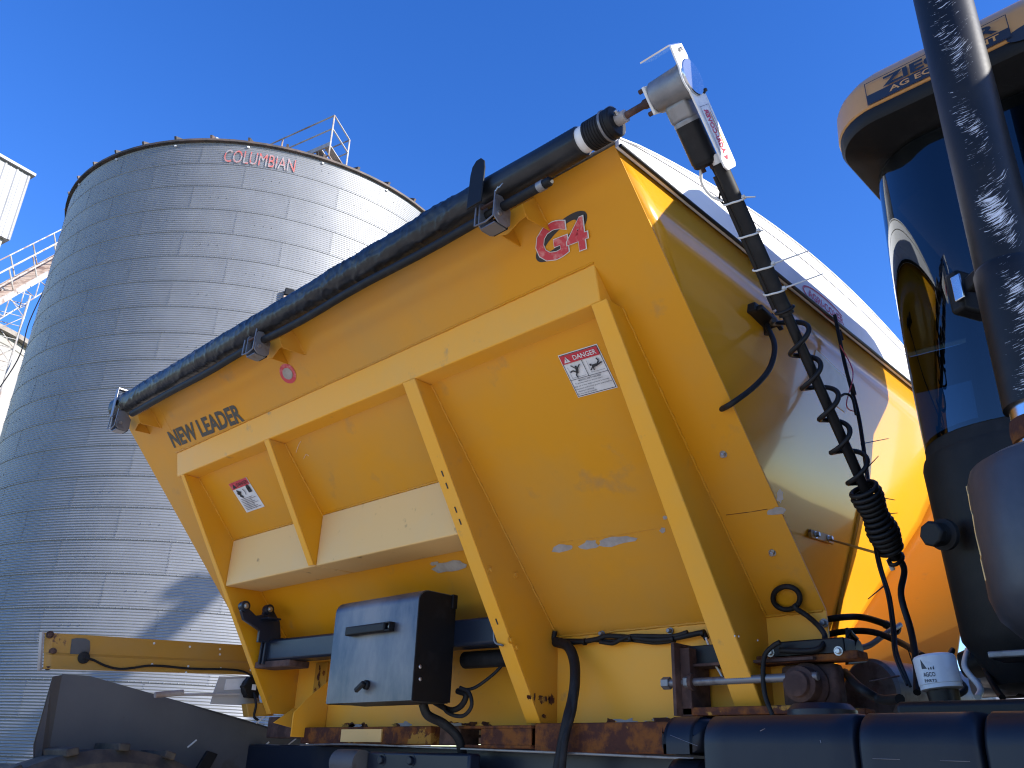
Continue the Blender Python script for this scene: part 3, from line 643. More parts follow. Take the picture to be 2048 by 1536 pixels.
# ------------------------------------------------------------------ rolled tarp along the top edge
RY, RZ = 1.43, 3.266
xL = PY(238, 820, RY).x; xG = PY(1065, 335, RY).x; xE = PY(1165, 285, RY).x
roll = thing('rolled_tarp', 'long black vinyl tarp rolled up along the top edge of the hopper', 'tarp', ((xL + xE) / 2, RY, RZ - .05))
b = MB(); nx, seg = 560, 44; vs = []
for i in range(nx + 1):
    x = xL + (xE - xL) * i / nx; t_ = i / nx
    smooth_end = min(1, max(0, (xG - .12 - x) / .25)) * min(1, (x - xL) / .06 + .1)
    sag = .006 * noise.noise(Vector((x * 2.2, 5, 1))) + .003 * noise.noise(Vector((x * 7, 2, 1)))
    for k in range(seg):
        a = 2 * PI * k / seg
        r0 = .0525 - .010 * max(0, (t_ - .80) / .2)
        tri = lambda t: 1 - abs(2 * (t - math.floor(t)) - 1)
        w1 = noise.noise(Vector((x * 3.1, math.cos(a) * .8, math.sin(a) * .8))) * 1.1; w2 = noise.noise(Vector((x * 2.3 + 7, math.cos(a) * .8, math.sin(a) * .8))) * 1.1
        c1 = tri(x * 5.2 + a * .80 + w1 * 1.7) ** 8; c2_ = tri(x * 6.0 - a * .85 + w2 * 1.7) ** 8
        mk = .35 + .65 * (noise.noise(Vector((x * 5, math.cos(a) * 1.3, math.sin(a) * 1.3 + 3))) + .5)
        fine = max(0, 1 - abs(noise.noise(Vector((x * 26 + 3 * math.sin(a), math.cos(a) * 2, math.sin(a) * 2)))) * 2.6) ** 4
        r = r0 + smooth_end * (.0050 * mk * max(c1, c2_) + .0020 * fine + .0022 * noise.noise(Vector((x * 8.5, math.cos(a) * 1.6, math.sin(a) * 1.6))) - .001) + .0010 * noise.noise(Vector((x * 4, math.cos(a) * 2, math.sin(a) * 2)))
        spiral = .004 * ((a / (2 * PI) + .3) % 1.0)
        if xG < x: r += .0016 * math.sin((x - xG) * 2 * PI / .0105)          # lashing turns
        r += spiral * .4
        vs.append((x, RY + r * math.sin(a), RZ + sag * smooth_end + r * math.cos(a)))
b.add(vs, [(i * seg + k, i * seg + (k + 1) % seg, (i + 1) * seg + (k + 1) % seg, (i + 1) * seg + k) for i in range(nx) for k in range(seg)])
b.add([Vector(v) for v in vs[:seg]], [tuple(range(seg))]); b.add([Vector(v) for v in vs[-seg:]], [tuple(range(seg))])
b.build('fabric_roll', M['vinyl'], roll, smooth=70)
pl_ = MB().lathe((xL - .03, RY, RZ), X_, [(0, .036), (.005, .044), (.05, .047)], 28).build('roll_end_plug', M['rubber'], roll, smooth=40)
# spool end with white band, grooved sleeve and cap
MB().lathe((xE - .005, RY, RZ), X_, [(0, .037), (.040, .037)], 32).build('white_band', M['whitem'], roll, smooth=35)
pr_ = []; x = 0
for k in range(9): pr_ += [(x, .040), (x + .002, .0425), (x + .006, .0425), (x + .008, .040)]; x += .0085
MB().lathe((xE + .025, RY, RZ), X_, pr_, 32).build('grooved_sleeve', M['rubber'], roll, smooth=35)
xs = xE + .025 + x
MB().lathe((xs - .018, RY, RZ), X_, [(0, .0445), (.001, .0455), (.006, .0455), (.007, .0445)], 32).build('hose_clamp', M['mid'], roll, smooth=35)
MB().lathe((xs, RY, RZ), X_, [(0, .0425), (.012, .0425), (.016, .039), (.017, .02)], 32).build('end_cap', M['plast'], roll, smooth=35)
MB().lathe((xs + .001, RY + .004, RZ + .006), X_, [(.0, .043), (.009, .043), (.010, .040)], 32).build('bright_washer', M['alu'], roll, smooth=35)
hub = MB().lathe((xs + .014, RY, RZ), X_, [(0, .017), (.032, .017), (.033, .012)], 20).build('shaft_collar', M['primer'], roll, smooth=35)
bolt_mb(MB(), (xs + .028, RY - .016, RZ + .008), (0, -1, .4), .006).build('set_screw', M['zinc'], hub)
xm0 = PY(1306, 200, RY).x
MB().lathe((xs + .04, RY, RZ), X_, [(0, .0095), ((xm0 - xs) * .45, .0095), ((xm0 - xs) * .5, .013), (xm0 - xs - .04, .013)], 14).build('drive_shaft', M['rustdark'], roll, smooth=35)
# ------------------------------------------------------------------ stop bar with latches under the roll
BY, BZ = 1.418, 3.178
xb0 = PY(262, 838, BY).x; xb1 = PY(1104, 362, BY).x
bar = thing('tarp_stop_bar', 'slim black pipe running just below the rolled tarp', 'pipe', ((xb0 + xb1) / 2, BY, BZ))
MB().tube([(xb0 + (xb1 - .05 - xb0) * k / 20, BY + .002 * math.sin(k * 1.3), BZ + .003 * math.sin(k)) for k in range(21)], .0145, 14).build('pipe', M['rubber'], bar, smooth=50)
MB().lathe((xb1 - .05, BY, BZ), X_, [(0, .0155), (.022, .0155)], 16).build('end_band', M['alu'], bar, smooth=35)
MB().lathe((xb1 - .028, BY, BZ), X_, [(0, .0135), (.02, .0135), (.026, .009)], 16).build('end_tip', M['plast'], bar, smooth=35)
names = ('grey steel latch clevis with tall black strap, nearest the motor end of the roll', 'grey steel latch clevis at the middle of the tarp stop bar', 'grey steel latch clevis at the far left end of the tarp roll')
for i, x in enumerate(BXS):
    la = thing('bar_latch', names[i], 'latch', (x, BY, BZ - .07), 'latches along the tarp stop bar')
    zc = BZ - .045; y0 = BY - .028; y1 = BY + .03
    for s_ in (-1, 1):
        xx = x - .005 + s_ * .031
        P = [(xx, y0, BZ + .030), (xx, y0 - .006, BZ + .02), (xx, y0 - .006, BZ - .05), (xx, y0 + .01, BZ - .062), (xx, y1 - .012, BZ - .062), (xx, y1, BZ - .05), (xx, y1, BZ + .0), (xx, y0 + .02, BZ + .034)]
        MB().prism(P, (.004 * s_, 0, 0)).build('side_plate', M['mid'], la, bevel=.0015)
        MB().lathe((xx + .004 * s_, y0 + .012, BZ - .03), X_ * s_, [(0, .008), (.004, .007)], 10).build('pin_head', M['zinc'], la)
    MB().aabb((x - .033, y0, BZ - .064), (x + .023, y1 - .01, BZ - .060)).build('base_plate', M['mid'], la)
    MB().aabb((x - .033, y1 - .006, BZ - .06), (x + .023, y1 - .002, BZ + .0)).build('back_plate', M['plast'], la)
    MB().aabb((x - .034, y0 - .004, BZ + .006), (x + .024, y0 + .004, BZ + .012)).build('cross_strap', M['rustdark'], la)
    MB().tube([(x - .044, y0 - .012, BZ + .01), (x - .044, y0 - .014, BZ - .055), (x + .0, y0 - .014, BZ - .060), (x + .03, y0 - .012, BZ - .05), (x + .032, y0 - .01, BZ + .035)], .003, 6).build('wire_keeper', M['mid'], la, smooth=60)
    if i == 0:
        pts = [(-.055, .0), (-.055, .125), (-.05, .155), (-.035, .172), (-.015, .172), (.0, .155), (.006, .125), (.006, .0)]
        MB().prism([(x + a - .01, RY - .062 - .010 * (1 - c_ / .17), BZ + .005 + c_) for a, c_ in pts], (0, .006, 0)).build('strap', M['plast'], la, bevel=.002)
        MB().tube([(x + .03, y0 - .01, BZ + .03), (x + .045, y0 - .012, BZ + .04), (x + .05, y0 - .012, BZ + .036), (x + .062, y0 - .01, BZ + .046)], .0022, 5).build('hitch_pin', M['zinc'], la)
    if i == 2:
        MB().aabb((x - .03, RY - .062, BZ), (x - .002, RY - .057, BZ + .15)).build('strap', M['mid'], la, bevel=.002)
        MB().aabb((x - .03, RY - .06, BZ + .146), (x - .002, RY + .0, BZ + .152)).build('strap_end', M['mid'], la)
# ------------------------------------------------------------------ white cover with arched end cap
cov = thing('hopper_cover', 'white arched tarp cover and end cap over the hopper top', 'tarp', (-2.7, YC, Z0))
def arch(y): t_ = (y - YN) / (2 * (YC - YN)); return Z0 + .012 + .205 * max(0, math.sin(PI * t_)) ** .85
ys = [YN + 2 * (YC - YN) * k / 30 for k in range(31)]
cap = MB(); cap.prism([(XF + .004, y, arch(y)) for y in ys] + [(XF + .004, ys[-1], Z0 - .012), (XF + .004, ys[0], Z0 - .012)], (.012, 0, 0)); cap.build('end_cap', M['white'], cov)
top = MB(); vs = []; nX = 30
for i in range(nX + 1):
    x = XF + .017 + (XR - XF) * i / nX
    for y in ys: vs.append((x, y, arch(y) + .003 + .004 * noise.noise(Vector((x * 3, y * 3, 0))) - .03 * abs(math.sin(PI * i / 6)) * math.sin(PI * (y - YN) / 2.7)))
n_ = len(ys); top.add(vs, [(i * n_ + j, i * n_ + j + 1, (i + 1) * n_ + j + 1, (i + 1) * n_ + j) for i in range(nX) for j in range(n_ - 1)])
top.build('tarp_sheet', M['white'], cov, smooth=60)
hem = MB().tube([(XF + .017, y, arch(y) + .002) for y in ys], .0035, 8).build('hem', M['white'], cov, smooth=60)
MB().tube([(XF + .0165, y, arch(y) - .055 * math.sin(PI * (y - YN) / 2.7)) for y in ys], .0018, 5).build('stitch_line', M['mid'], cov)
MB().tube([(XF + .02, y + .0, Z0 - .012 + .002 * noise.noise(Vector((y * 4, 1, 1)))) for y in ys], .006, 8).build('edge_cord', M['black'], cov, smooth=60)
# maker's oval on the end cap
def capP(u, v): return PX(u, v, XF + .016)
O_ = capP(1612, 600); U_ = capP(1692, 668) - O_; V_ = capP(1612, 571) - O_
U_.z *= .4; V_ = Z_ * V_.length
d = Decal(O_ + V_ * .1, U_, V_, X_); d.ring(.5, .5, .56, .62, .52, .52, 'red', 0, a0=.6, a1=5.4); d.text('AGRI-COVER', .06, .25, .96, .74, 'redc', 1, .03); d.done('maker_mark', cov, 'red oval AGRI-COVER mark')
# ------------------------------------------------------------------ tarp motor
XM = -.865; MY, MZ = 1.43, 3.266
a0 = PX(1440, 330, XM + .015); a1_ = PX(1792, 1118, XM + .015); AD = (a1_ - a0).normalized()
mot = thing('tarp_motor', 'grey and black electric tarp motor on a white bracket plate above the hopper corner', 'motor', (XM, MY, MZ - .25))
gx = xm0 - .0
MB().box((gx + .004, MY, MZ), (.008, .075, .075), (X_, AD, X_.cross(AD))).build('mount_flange', M['whitem'], mot, bevel=.003)
for s1 in (-1, 1):
    for s2 in (-1, 1):
        p = Vector((gx, MY, MZ)) + AD * .03 * s1 + X_.cross(AD) * .03 * s2
        MB().lathe(p - X_ * .012, X_, [(0, .006), (.014, .006)], 8).build('flange_bolt', M['rustdark'], mot)
MB().lathe((gx + .008, MY, MZ), X_, [(0, .037), (.004, .042), (.085, .045), (.09, .048), (.10, .048)], 32).build('gearbox', M['alu'], mot, smooth=35)
xp = gx + .110
MB().box(Vector((gx + .058, MY, MZ)) + AD * .060, (.064, .055, .058), (X_, AD, X_.cross(AD))).build('gearbox_neck', M['alu'], mot, bevel=.012, bseg=3)
mc = Vector((gx + .058, MY, MZ)) + AD * .083
MB().lathe(mc, AD, [(0, .032), (.004, .034), (.012, .034)], 28).build('motor_front', M['alu'], mot, smooth=35)
MB().lathe(mc + AD * .012, AD, [(0, .0335), (.10, .0335)], 28).build('motor_can', M['black'], mot, smooth=35)
MB().lathe(mc + AD * .112, AD, [(0, .032), (.010, .031), (.015, .025), (.018, .01)], 28).build('motor_end', M['plast'], mot, smooth=35)
for k in (-1, 1): MB().lathe(mc + AD * .125 + X_ * .012 * k, AD, [(0, .006), (.015, .006)], 8).build('terminal', M['rustdark'], mot)
# white bracket plate beyond the gearbox (perpendicular to the shaft), with a rounded bulge and a folded top
ND = X_.cross(AD)
if ND.z < 0: ND = -ND
f = lambda s_, t_: Vector((xp, MY, MZ)) + AD * s_ + ND * t_
P = [(-.088, .032), (-.088, -.036), (-.06, -.040)] + [(.052 * math.cos(t_) * -1 + .0, -.052 * math.sin(t_) * 1.0) for t_ in (.9, 1.2, 1.57, 1.9, 2.2)] + [(.075, -.040), (.232, -.036), (.243, -.024), (.243, .030), (.232, .040), (.0, .045)]
plate = MB().prism([f(*p) for p in P], X_ * .005).build('bracket_plate', M['whitem'], mot, bevel=.001)
MB().prism([f(-.088, .032), f(-.088, -.036), f(-.092, -.036), f(-.092, .032)], X_ * -.085).build('folded_flange', M['alus'], mot)
MB().lathe(Vector((xp + .005, MY, MZ)), X_, [(0, .048), (.004, .048), (.006, .046)], 32).build('plate_disc', M['alus'], mot, smooth=35)  # polished round disc on the outer face of the plate
bolt_mb(MB(), f(-.073, .0) + X_ * .005, X_, .005).build('plate_bolt', M['zinc'], mot)
bolt_mb(MB(), f(.04, .034) + X_ * .006, X_, .005).build('plate_bolt', M['inkb'], mot)
d = Decal(f(.226, -.030) + X_ * .0052, f(.07, -.030) - f(.226, -.030), f(.226, .030) - f(.226, -.030), X_, .0006)
d.rect(0, 0, 1, 1, 'paper', 0); d.frame(.02, .04, .98, .96, .008, 'mid', 1, 2.6); d.rect(.06, .68, .9, .86, 'clear', 1); d.text('AGRI-COVER', .16, .22, .92, .62, 'redc', 2, .03); d.poly([(.04, .4), (.12, .62), (.12, .2)], 'redc', 2)
d.rect(.3, .72, .85, .8, 'gloss', 2)
d.done('plate_decal', mot, 'white sticker with red AGRI-COVER lettering')
MB().tube(smooth_path([mc + AD * .122 - X_ * .015, mc + AD * .16 - X_ * .03, mc + AD * .20 - X_ * .022, mc + AD * .225]), .004, 8).build('lead', M['clear'], mot, smooth=60)
MB().tube(smooth_path([mc + AD * .122 + X_ * .01, mc + AD * .185 + X_ * .012, mc + AD * .215 - X_ * .004, mc + AD * .235]), .003, 8).build('lead', M['cable'], mot, smooth=60)
# ------------------------------------------------------------------ swing arm
arm = thing('tarp_swing_arm', 'black telescoping swing arm slanting from the tarp motor down past the hopper front', 'arm', a1_)
LA = (a1_ - a0).length; j = LA * .36
MB().tube([a0 - AD * .005, a0 + AD * j], .0185, 18).build('outer_tube', M['rubber'], arm, smooth=50)
MB().lathe(a0 + AD * (j - .03), AD, [(0, .0185), (.03, .0205), (.034, .0205), (.036, .014)], 18).build('tube_collar', M['black'], arm, smooth=40)
MB().tube([a0 + AD * j, a1_], .0135, 16).build('inner_tube', M['black'], arm, smooth=50)
MB().lathe(a0 - AD * .03, AD, [(0, .012), (.012, .016), (.03, .016)], 16).build('top_sleeve', M['whitem'], arm, smooth=40)
MB().tube([a0 - X_ * .022 + AD * .02, a0 - X_ * .0225 + AD * (j - .02)], .008, 10).build('cable_sleeve', M['cable'], arm, smooth=50)
side_ = AD.cross(X_).normalized()
for k, t_ in enumerate((.085, .165, .245, .305)):
    c = a0 + AD * (t_ * LA); pts = []
    for q in range(20):
        an = 2 * PI * q / 20; r_ = .0205
        pts.append(c + X_ * (r_ * math.cos(an) - (.012 if math.cos(an) < 0 else 0)) + side_ * (r_ * math.sin(an)) + AD * (.004 * math.cos(an)))
    z = MB().tube(pts, .0026, 6, closed=True); zt_ = z.build('zip_tie', M['clear'], arm, smooth=60)
    tail = (.03, .012, .11, .12)[k]; dirt = (X_ * .5 + Y_ * .55 + Z_ * .35).normalized() if k > 1 else (X_ + AD * .4).normalized()
    MB().box(c + X_ * .021, (.01, .01, .008)).build('tie_head', M['clear'], zt_)
    MB().tube([c + X_ * .022, c + X_ * .022 + dirt * tail], [.0026, .0018], 5).build('tie_tail', M['clear'], zt_)
c = a0 + AD * (LA * .352)
MB().tube([c + X_ * .024 * math.cos(q * PI / 8) + side_ * .024 * math.sin(q * PI / 8) for q in range(16)], .004, 6, closed=True).build('black_tie', M['cable'], arm, smooth=60)
# coiled cable round the arm
coil = thing('coiled_cable', 'black coiled power cable spiralling round the lower swing arm', 'cable', a1_)
pts = []; tt = j / LA * .98; an = 2.2
def put(t_, r_, sag): pts.append(a0 + AD * (LA * t_) + (X_ * math.cos(an) + side_ * math.sin(an)) * r_ - Z_ * 0 + (Y_ * -.0 + Z_ * -1) * sag)
for k in range(150):                       # stretched turns
    u_ = k / 149; put(tt + (.80 - tt) * u_, .034 + .004 * math.sin(k * .11) + .004 * math.sin(an * .5), .010); an += 2 * PI * 5.4 / 150
for k in range(230):                       # bunched turns
    u_ = k / 229; put(.80 + .172 * u_, .033 + .004 * math.sin(k * .05), .008); an += 2 * PI * 13 / 230
MB().tube(pts, .0068, 8).build('coil', M['cable'], coil, smooth=60)
endp = pts[-1]
tail = smooth_path([endp, a1_ + AD * .03 + X_ * .01, PX(1802, 1190, XM + .03), PX(1822, 1262, XM + .05), PX(1833, 1330, XM + .08), PX(1834, 1385, XM + .1)])
MB().tube(tail, .0085, 10).build('cable_tail', M['cable'], coil, smooth=60)
MB().tube([a1_ + AD * .0 + X_ * .017 * math.cos(q * PI / 8) + side_ * .03 * math.sin(q * PI / 8) for q in range(16)], .006, 6, closed=True).build('end_ring', M['cable'], coil, smooth=60)
MB().lathe(a1_ - X_ * .02, AD, [(0, .007), (.03, .007)], 8).build('white_clip', M['clear'], coil)
# loose twin wire with tie tails hanging beside the arm
lw = thing('loose_wire', 'thin black twin wire with spiky tie tails hanging beside the coiled cable', 'wire', PX(1840, 1380, XM + .12))
def W_(u, v, x): return PX(u, v, x)
path = smooth_path([W_(1668, 630, XF + .03), W_(1690, 735, XF + .05), W_(1715, 830, XF + .08), W_(1730, 930, XF + .12), W_(1737, 990, XF + .16), W_(1748, 1080, XM - .03), W_(1757, 1130, XM), W_(1775, 1190, XM + .02), W_(1784, 1250, XM + .04), W_(1790, 1310, XM + .07), W_(1815, 1370, XM + .1)])
MB().tube(path, .0042, 7).build('wire', M['cable'], lw, smooth=60)
MB().tube([p + X_ * .006 + Z_ * .004 * math.sin(i * .6) for i, p in enumerate(path)], .0036, 7).build('wire', M['cable'], lw, smooth=60)
for u, v, u2, v2, x in ((1722, 888, 1777, 877, XF + .1), (1735, 935, 1757, 912, XF + .13), (1745, 992, 1790, 1000, XM - .06), (1752, 1030, 1795, 1026, XM - .04), (1770, 1170, 1736, 1198, XM + .02), (1798, 1352, 1738, 1363, XM + .08), (1832, 1345, 1814, 1293, XM + .09)):
    MB().tube([W_(u, v, x), W_(u2, v2, x + .02)], [.0022, .0012], 5).build('tie_tail', M['cable'], lw)
for u, v, x in ((1678, 660, XF + .035), (1703, 768, XF + .07)): MB().lathe(W_(u, v, x), (0, .3, -1), [(0, .008), (.04, .008)], 8).build('connector', M['plast'], lw)
MB().tube(smooth_path([W_(1680, 690, XF + .05), W_(1706, 745, XF + .07), W_(1693, 810, XF + .07), W_(1715, 825, XF + .08)]), .002, 6).build('red_wire', M['red'], lw, smooth=60)
MB().tube(smooth_path([W_(1672, 800, XF + .06), W_(1690, 788, XF + .07), W_(1704, 796, XF + .08), W_(1712, 830, XF + .085)]), .0045, 7).build('wire', M['cable'], lw, smooth=60)
# black camera bracket and its hose on the bulkhead
bk_ = thing('bulkhead_bracket', 'black bracket with a hose on the shaded front bulkhead of the hopper', 'bracket', PX(1530, 640, XF + .01))
c = PX(1523, 637, XF + .0)
MB().box(c, (.07, .12, .018), (X_, (Y_ - Z_ * .12).normalized(), Z_)).build('plate', M['black'], bk_, bevel=.004)
MB().box(c - Y_ * .045 - X_ * .012 + Z_ * .012, (.06, .05, .03)).build('foot', M['black'], bk_, bevel=.004)
MB().box(c + Y_ * .06 + X_ * .02 + Z_ * .005, (.016, .07, .012), (X_, (Y_ - Z_ * .35).normalized(), Z_)).build('visor', M['navy'], bk_, bevel=.002)
hp = smooth_path([c + Y_ * .03 - Z_ * .01, PX(1549, 690, XF + .05), PX(1540, 735, XF + .06), PX(1510, 772, XF + .05), PX(1465, 806, XF + .02), PX(1440, 820, XF - .05)])
MB().tube(hp, .0085, 10).build('hose', M['rubber'], bk_, smooth=60)
MB().lathe(c + Y_ * .03 - Z_ * .045, (0, 0, 1), [(0, .011), (.035, .011), (.036, .009)], 12).build('fitting', M['black'], bk_, smooth=35)
# sticker on bulkhead
def PBK(u, v, off=0.):
    p_ = PX(u, v, XF)
    for _ in range(8): p_ = PX(u, v, bx(p_.z) + off)
    return p_
q = [PBK(u, v, .006) for u, v in ((1632, 700), (1700, 765), (1690, 825), (1618, 770))]
pk = MB().prism(q, X_ * .002).build('bulkhead_sticker', M['paper'], hop)
# bulkhead tie bracket: small angle with two bolts and a long rod
tb = thing('bulkhead_tie_rod', 'small bolted angle with a thin brass rod low on the hopper front', 'bracket', PX(1625, 1070, -1.18))
q0 = PBK(1622, 1068, .012); q1 = PBK(1662, 1080, .012)
MB().box((q0 + q1) / 2, (.012, (q1 - q0).length + .02, .03), (X_, (q1 - q0).normalized(), Z_)).build('angle', M['yellow_worn_shaded'], tb, bevel=.002)
for q in (q0.lerp(q1, .15), q0.lerp(q1, .8)): bolt_mb(MB(), q + X_ * .006, X_, .009, .012).build('bolt', M['zinc'], tb)
MB().tube([q1, PX(1750, 1105, XM - .02)], .004, 6).build('rod', M['yellow_worn_shaded'], tb)
# ------------------------------------------------------------------ black control box on its beam
bt = thing('mounting_beam', 'blue black square steel beam running between the hopper ribs behind the box', 'beam', (-3.0, 2.28, 2.1))
P0_ = Vector((-3.845, 2.285, 2.18)); P1_ = Vector((-2.185, 2.285, 2.155)); dB = (P1_ - P0_).normalized(); nB = Vector((-dB.z, 0, dB.x))
MB().box((P0_ + P1_) / 2, ((P1_ - P0_).length, .1, .1), (dB, Y_, nB)).build('square_tube', M['navy'], bt, bevel=.012, bseg=3)
for k in (.0, .035): MB().box(P0_ + dB * (.02 + k), (.012, .135, .13), (dB, Y_, nB)).build('end_flange', M['navy'], bt, bevel=.003)
MB().box(P0_ + dB * .12 - Z_ * .065, (.3, .11, .03), (dB, Y_, nB)).build('clamp_plate', M['rustdark'], bt, bevel=.004)
MB().tube(smooth_path([P1_ - dB * .06 - Y_ * .055 + Z_ * .055, P1_ - dB * .055 - Y_ * .06 - Z_ * .04, P1_ - dB * .01 - Y_ * .06 - Z_ * .06], 5), .004, 6).build('hook', M['mid'], bt)
MB().lathe(P1_ - dB * .33 - Z_ * .085 + Y_ * .06, dB, [(0, .032), (.30, .032)], 14).build('black_hose_stub', M['rubber'], bt, smooth=40)
# two-eared bracket on the rear rib
eb = thing('eared_bracket', 'black steel bracket with two bolt ears above the left end of the beam', 'bracket', PX(520, 1275, -3.80))
e = lambda u, v: PX(u, v, -3.80)
MB().prism([e(484, 1205), e(478, 1222), e(483, 1240), e(505, 1255), e(515, 1262), e(512, 1285), e(558, 1285), e(556, 1245), e(545, 1225), e(541, 1212), e(528, 1212), e(522, 1230), e(508, 1232), e(494, 1218)], X_ * .02).build('plate', M['navy'], eb, bevel=.003)
MB().box(e(530, 1240) + X_ * .04, (.10, .07, .008)).build('ledge', M['navy'], eb, bevel=.002)
for u, v in ((485, 1213), (533, 1220)):
    MB().lathe(e(u, v) + X_ * .001, X_, [(0, .024), (.03, .024), (.032, .02)], 18).build('ear', M['navy'], eb, smooth=35); bolt_mb(MB(), e(u, v) + X_ * .034, X_, .009).build('bolt', M['zinc'], eb)
bx0, bx1, by0, by1, bz0, bz1 = -2.985, -2.468, 2.05, 2.232, 1.908, 2.298
box = thing('control_box', 'black sheet steel control box with recessed handle and scuffed front', 'box', ((bx0 + bx1) / 2, by1, bz0))
pr_ = [(by0, bz0)] + [(by0 + .045 * (1 - math.cos(t_)), bz1 - .045 * (1 - math.sin(t_))) for t_ in (0, .3, .6, .9, 1.2, PI / 2)] + [(by1, bz1)]
lidp = [(bx0, y, z) for y, z in pr_]
inn = [(bx0, y + .004, z - .004) for y, z in pr_[::-1]]; inn[-1] = (bx0, by0 + .004, bz0)
MB().prism(lidp + inn, (bx1 - bx0, 0, 0)).build('front_cover', M['boxfront'], box, smooth=50)
for x in (bx0 + .004, bx1 - .003):
    MB().prism([(x, y + .003, z - .003) for y, z in pr_] + [(x, by1, bz0 + .004)], (.006 if x > -2.6 else .003, 0, 0)).build('side_plate', M['black'], box)
MB().aabb((bx1 - .012, by1 - .02, bz1 - .05), (bx1 + .010, by1 + .004, bz1 + .002)).build('rear_lip', M['black'], box, bevel=.002)
MB().aabb((bx0 + .01, by0 + .006, bz0 + .001), (bx1 - .01, by1, bz0 + .006)).build('bottom_plate', M['black'], box)
for k in range(2): MB().lathe((bx1 + .002, by0 + .028 + .004 * k, bz0 + .115 - .042 * k), X_, [(0, .0075), (.003, .0068), (.005, .003)], 12).build('rivet', M['zinc'], box, smooth=50)
h0 = PY(700, 1262, by0 - .003); h1 = PY(788, 1256, by0 - .003); hz = (h0.z + h1.z) / 2
hd = MB().aabb((h0.x, by0 - .028, hz - .017), (h1.x - .03, by0, hz + .017)).build('pull_handle', M['plast'], box, bevel=.006, bseg=3)
f2 = MB()
f2.aabb((h1.x - .03, by0 - .026, hz + .011), (h1.x, by0, hz + .017)).aabb((h1.x - .03, by0 - .026, hz - .017), (h1.x, by0, hz - .011)).aabb((h1.x - .006, by0 - .026, hz - .011), (h1.x, by0, hz + .011))
f2.build('handle_end', M['plast'], hd, bevel=.002)
MB().aabb((h1.x - .029, by0 - .01, hz - .010), (h1.x - .007, by0 - .004, hz + .010)).build('handle_pocket', M['inkb'], hd)
MB().lathe((h1.x - .016, by0 - .012, hz), -Y_, [(0, .006), (.004, .005)], 10).build('handle_screw', M['zinc'], hd)
k0 = PY(735, 1370, by0)
kn = MB().lathe(k0, -Y_, [(0, .017), (.012, .017), (.016, .013)], 16).build('latch_hub', M['plast'], box, smooth=40)
MB().box(k0 - Y_ * .026 - X_ * .012 - Z_ * .008, (.055, .016, .018), (nv((.85, 0, .5)), Y_, nv((-.5, 0, .85)))).build('latch_wing', M['plast'], kn, bevel=.005, bseg=3)
# cables below the box
cb = thing('box_cables', 'loop of black cables hanging under the control box', 'cable', (-2.45, 2.3, 1.86))
MB().tube(smooth_path([(-2.58, 2.2, 1.91), (-2.57, 2.22, 1.87), (-2.55, 2.28, 1.845), (-2.52, 2.33, 1.80), (-2.52, 2.36, 1.74)]), .017, 12).build('cable', M['rubber'], cb, smooth=60)
MB().tube(smooth_path([PY(880, 1400, 2.26), PY(895, 1425, 2.26), PY(925, 1432, 2.26), PY(943, 1412, 2.26), PY(938, 1385, 2.26), PY(920, 1375, 2.25)]), .007, 10).build('cable', M['rubber'], cb, smooth=60)
MB().tube(smooth_path([PY(870, 1405, 2.28), PY(900, 1420, 2.28), PY(922, 1412, 2.28), PY(932, 1390, 2.28), PY(915, 1382, 2.28)]), .011, 10).build('cable', M['rubber'], cb, smooth=60)
MB().tube(smooth_path([PY(925, 1380, 2.27), PY(950, 1375, 2.3), PY(985, 1350, 2.33), PY(1005, 1330, 2.35)]), .006, 8).build('cable', M['rubber'], cb, smooth=60)
# ------------------------------------------------------------------ wire harness along the lower wall
hn = thing('wire_harness', 'black taped wire harness along the lower hopper wall between two ribs', 'wire harness', PY(1115, 1285, 2.47))
hpt = [PY(u, v, 2.455) for u, v in ((1110, 1262), (1108, 1280), (1125, 1286), (1165, 1283), (1195, 1278), (1215, 1272), (1262, 1275), (1305, 1280), (1345, 1277), (1380, 1270), (1405, 1266), (1413, 1278))]
MB().tube(smooth_path(hpt), .009, 10).build('loom', M['rubber'], hn, smooth=60)
MB().tube(smooth_path([PY(u, v, 2.45) for u, v in ((1200, 1284), (1225, 1287), (1240, 1280), (1262, 1272), (1300, 1272), (1345, 1272), (1375, 1264))]), .007, 9).build('loom', M['rubber'], hn, smooth=60)
MB().tube(smooth_path([PY(u, v, 2.46) for u, v in ((1125, 1280), (1180, 1281), (1220, 1282), (1262, 1281), (1310, 1286), (1350, 1282))]), .006, 9).build('loom', M['cable'], hn, smooth=60)
for u, v in ((1170, 1283), (1263, 1276), (1347, 1277), (1407, 1266)):
    MB().lathe(PY(u - 3, v + 1, 2.452), nv((1, 0, .05)), [(0, .0125), (.010, .0125)], 12).build('tie_wrap', M['cable'], hn, smooth=40)
for u, v in ((1205, 1268), (1341, 1262)): bolt_mb(MB(), PY(u, v, 2.478), -Y_, .008, .014).build('clamp_bolt', M['mid'], hn)
MB().tube(smooth_path([PY(u, v, yy) for u, v, yy in ((1112, 1284, 2.45), (1135, 1292, 2.43), (1148, 1320, 2.41), (1150, 1360, 2.38), (1145, 1400, 2.36), (1135, 1440, 2.33), (1125, 1490, 2.32), (1115, 1545, 2.31))]), .0185, 14).build('drop_hose', M['rubber'], hn, smooth=60)
MB().tube(smooth_path([PY(u, v, yy) for u, v, yy in ((1150, 1380, 2.36), (1146, 1420, 2.345), (1130, 1480, 2.31), (1124, 1545, 2.30))]), .012, 10).build('drop_hose', M['rubber'], hn, smooth=60)
MB().tube(smooth_path([PY(u, v, yy) for u, v, yy in ((1412, 1276, 2.44), (1420, 1298, 2.43), (1424, 1318, 2.42), (1440, 1345, 2.41), (1448, 1362, 2.40))]), .004, 7).build('white_lead', M['clear'], hn, smooth=60)
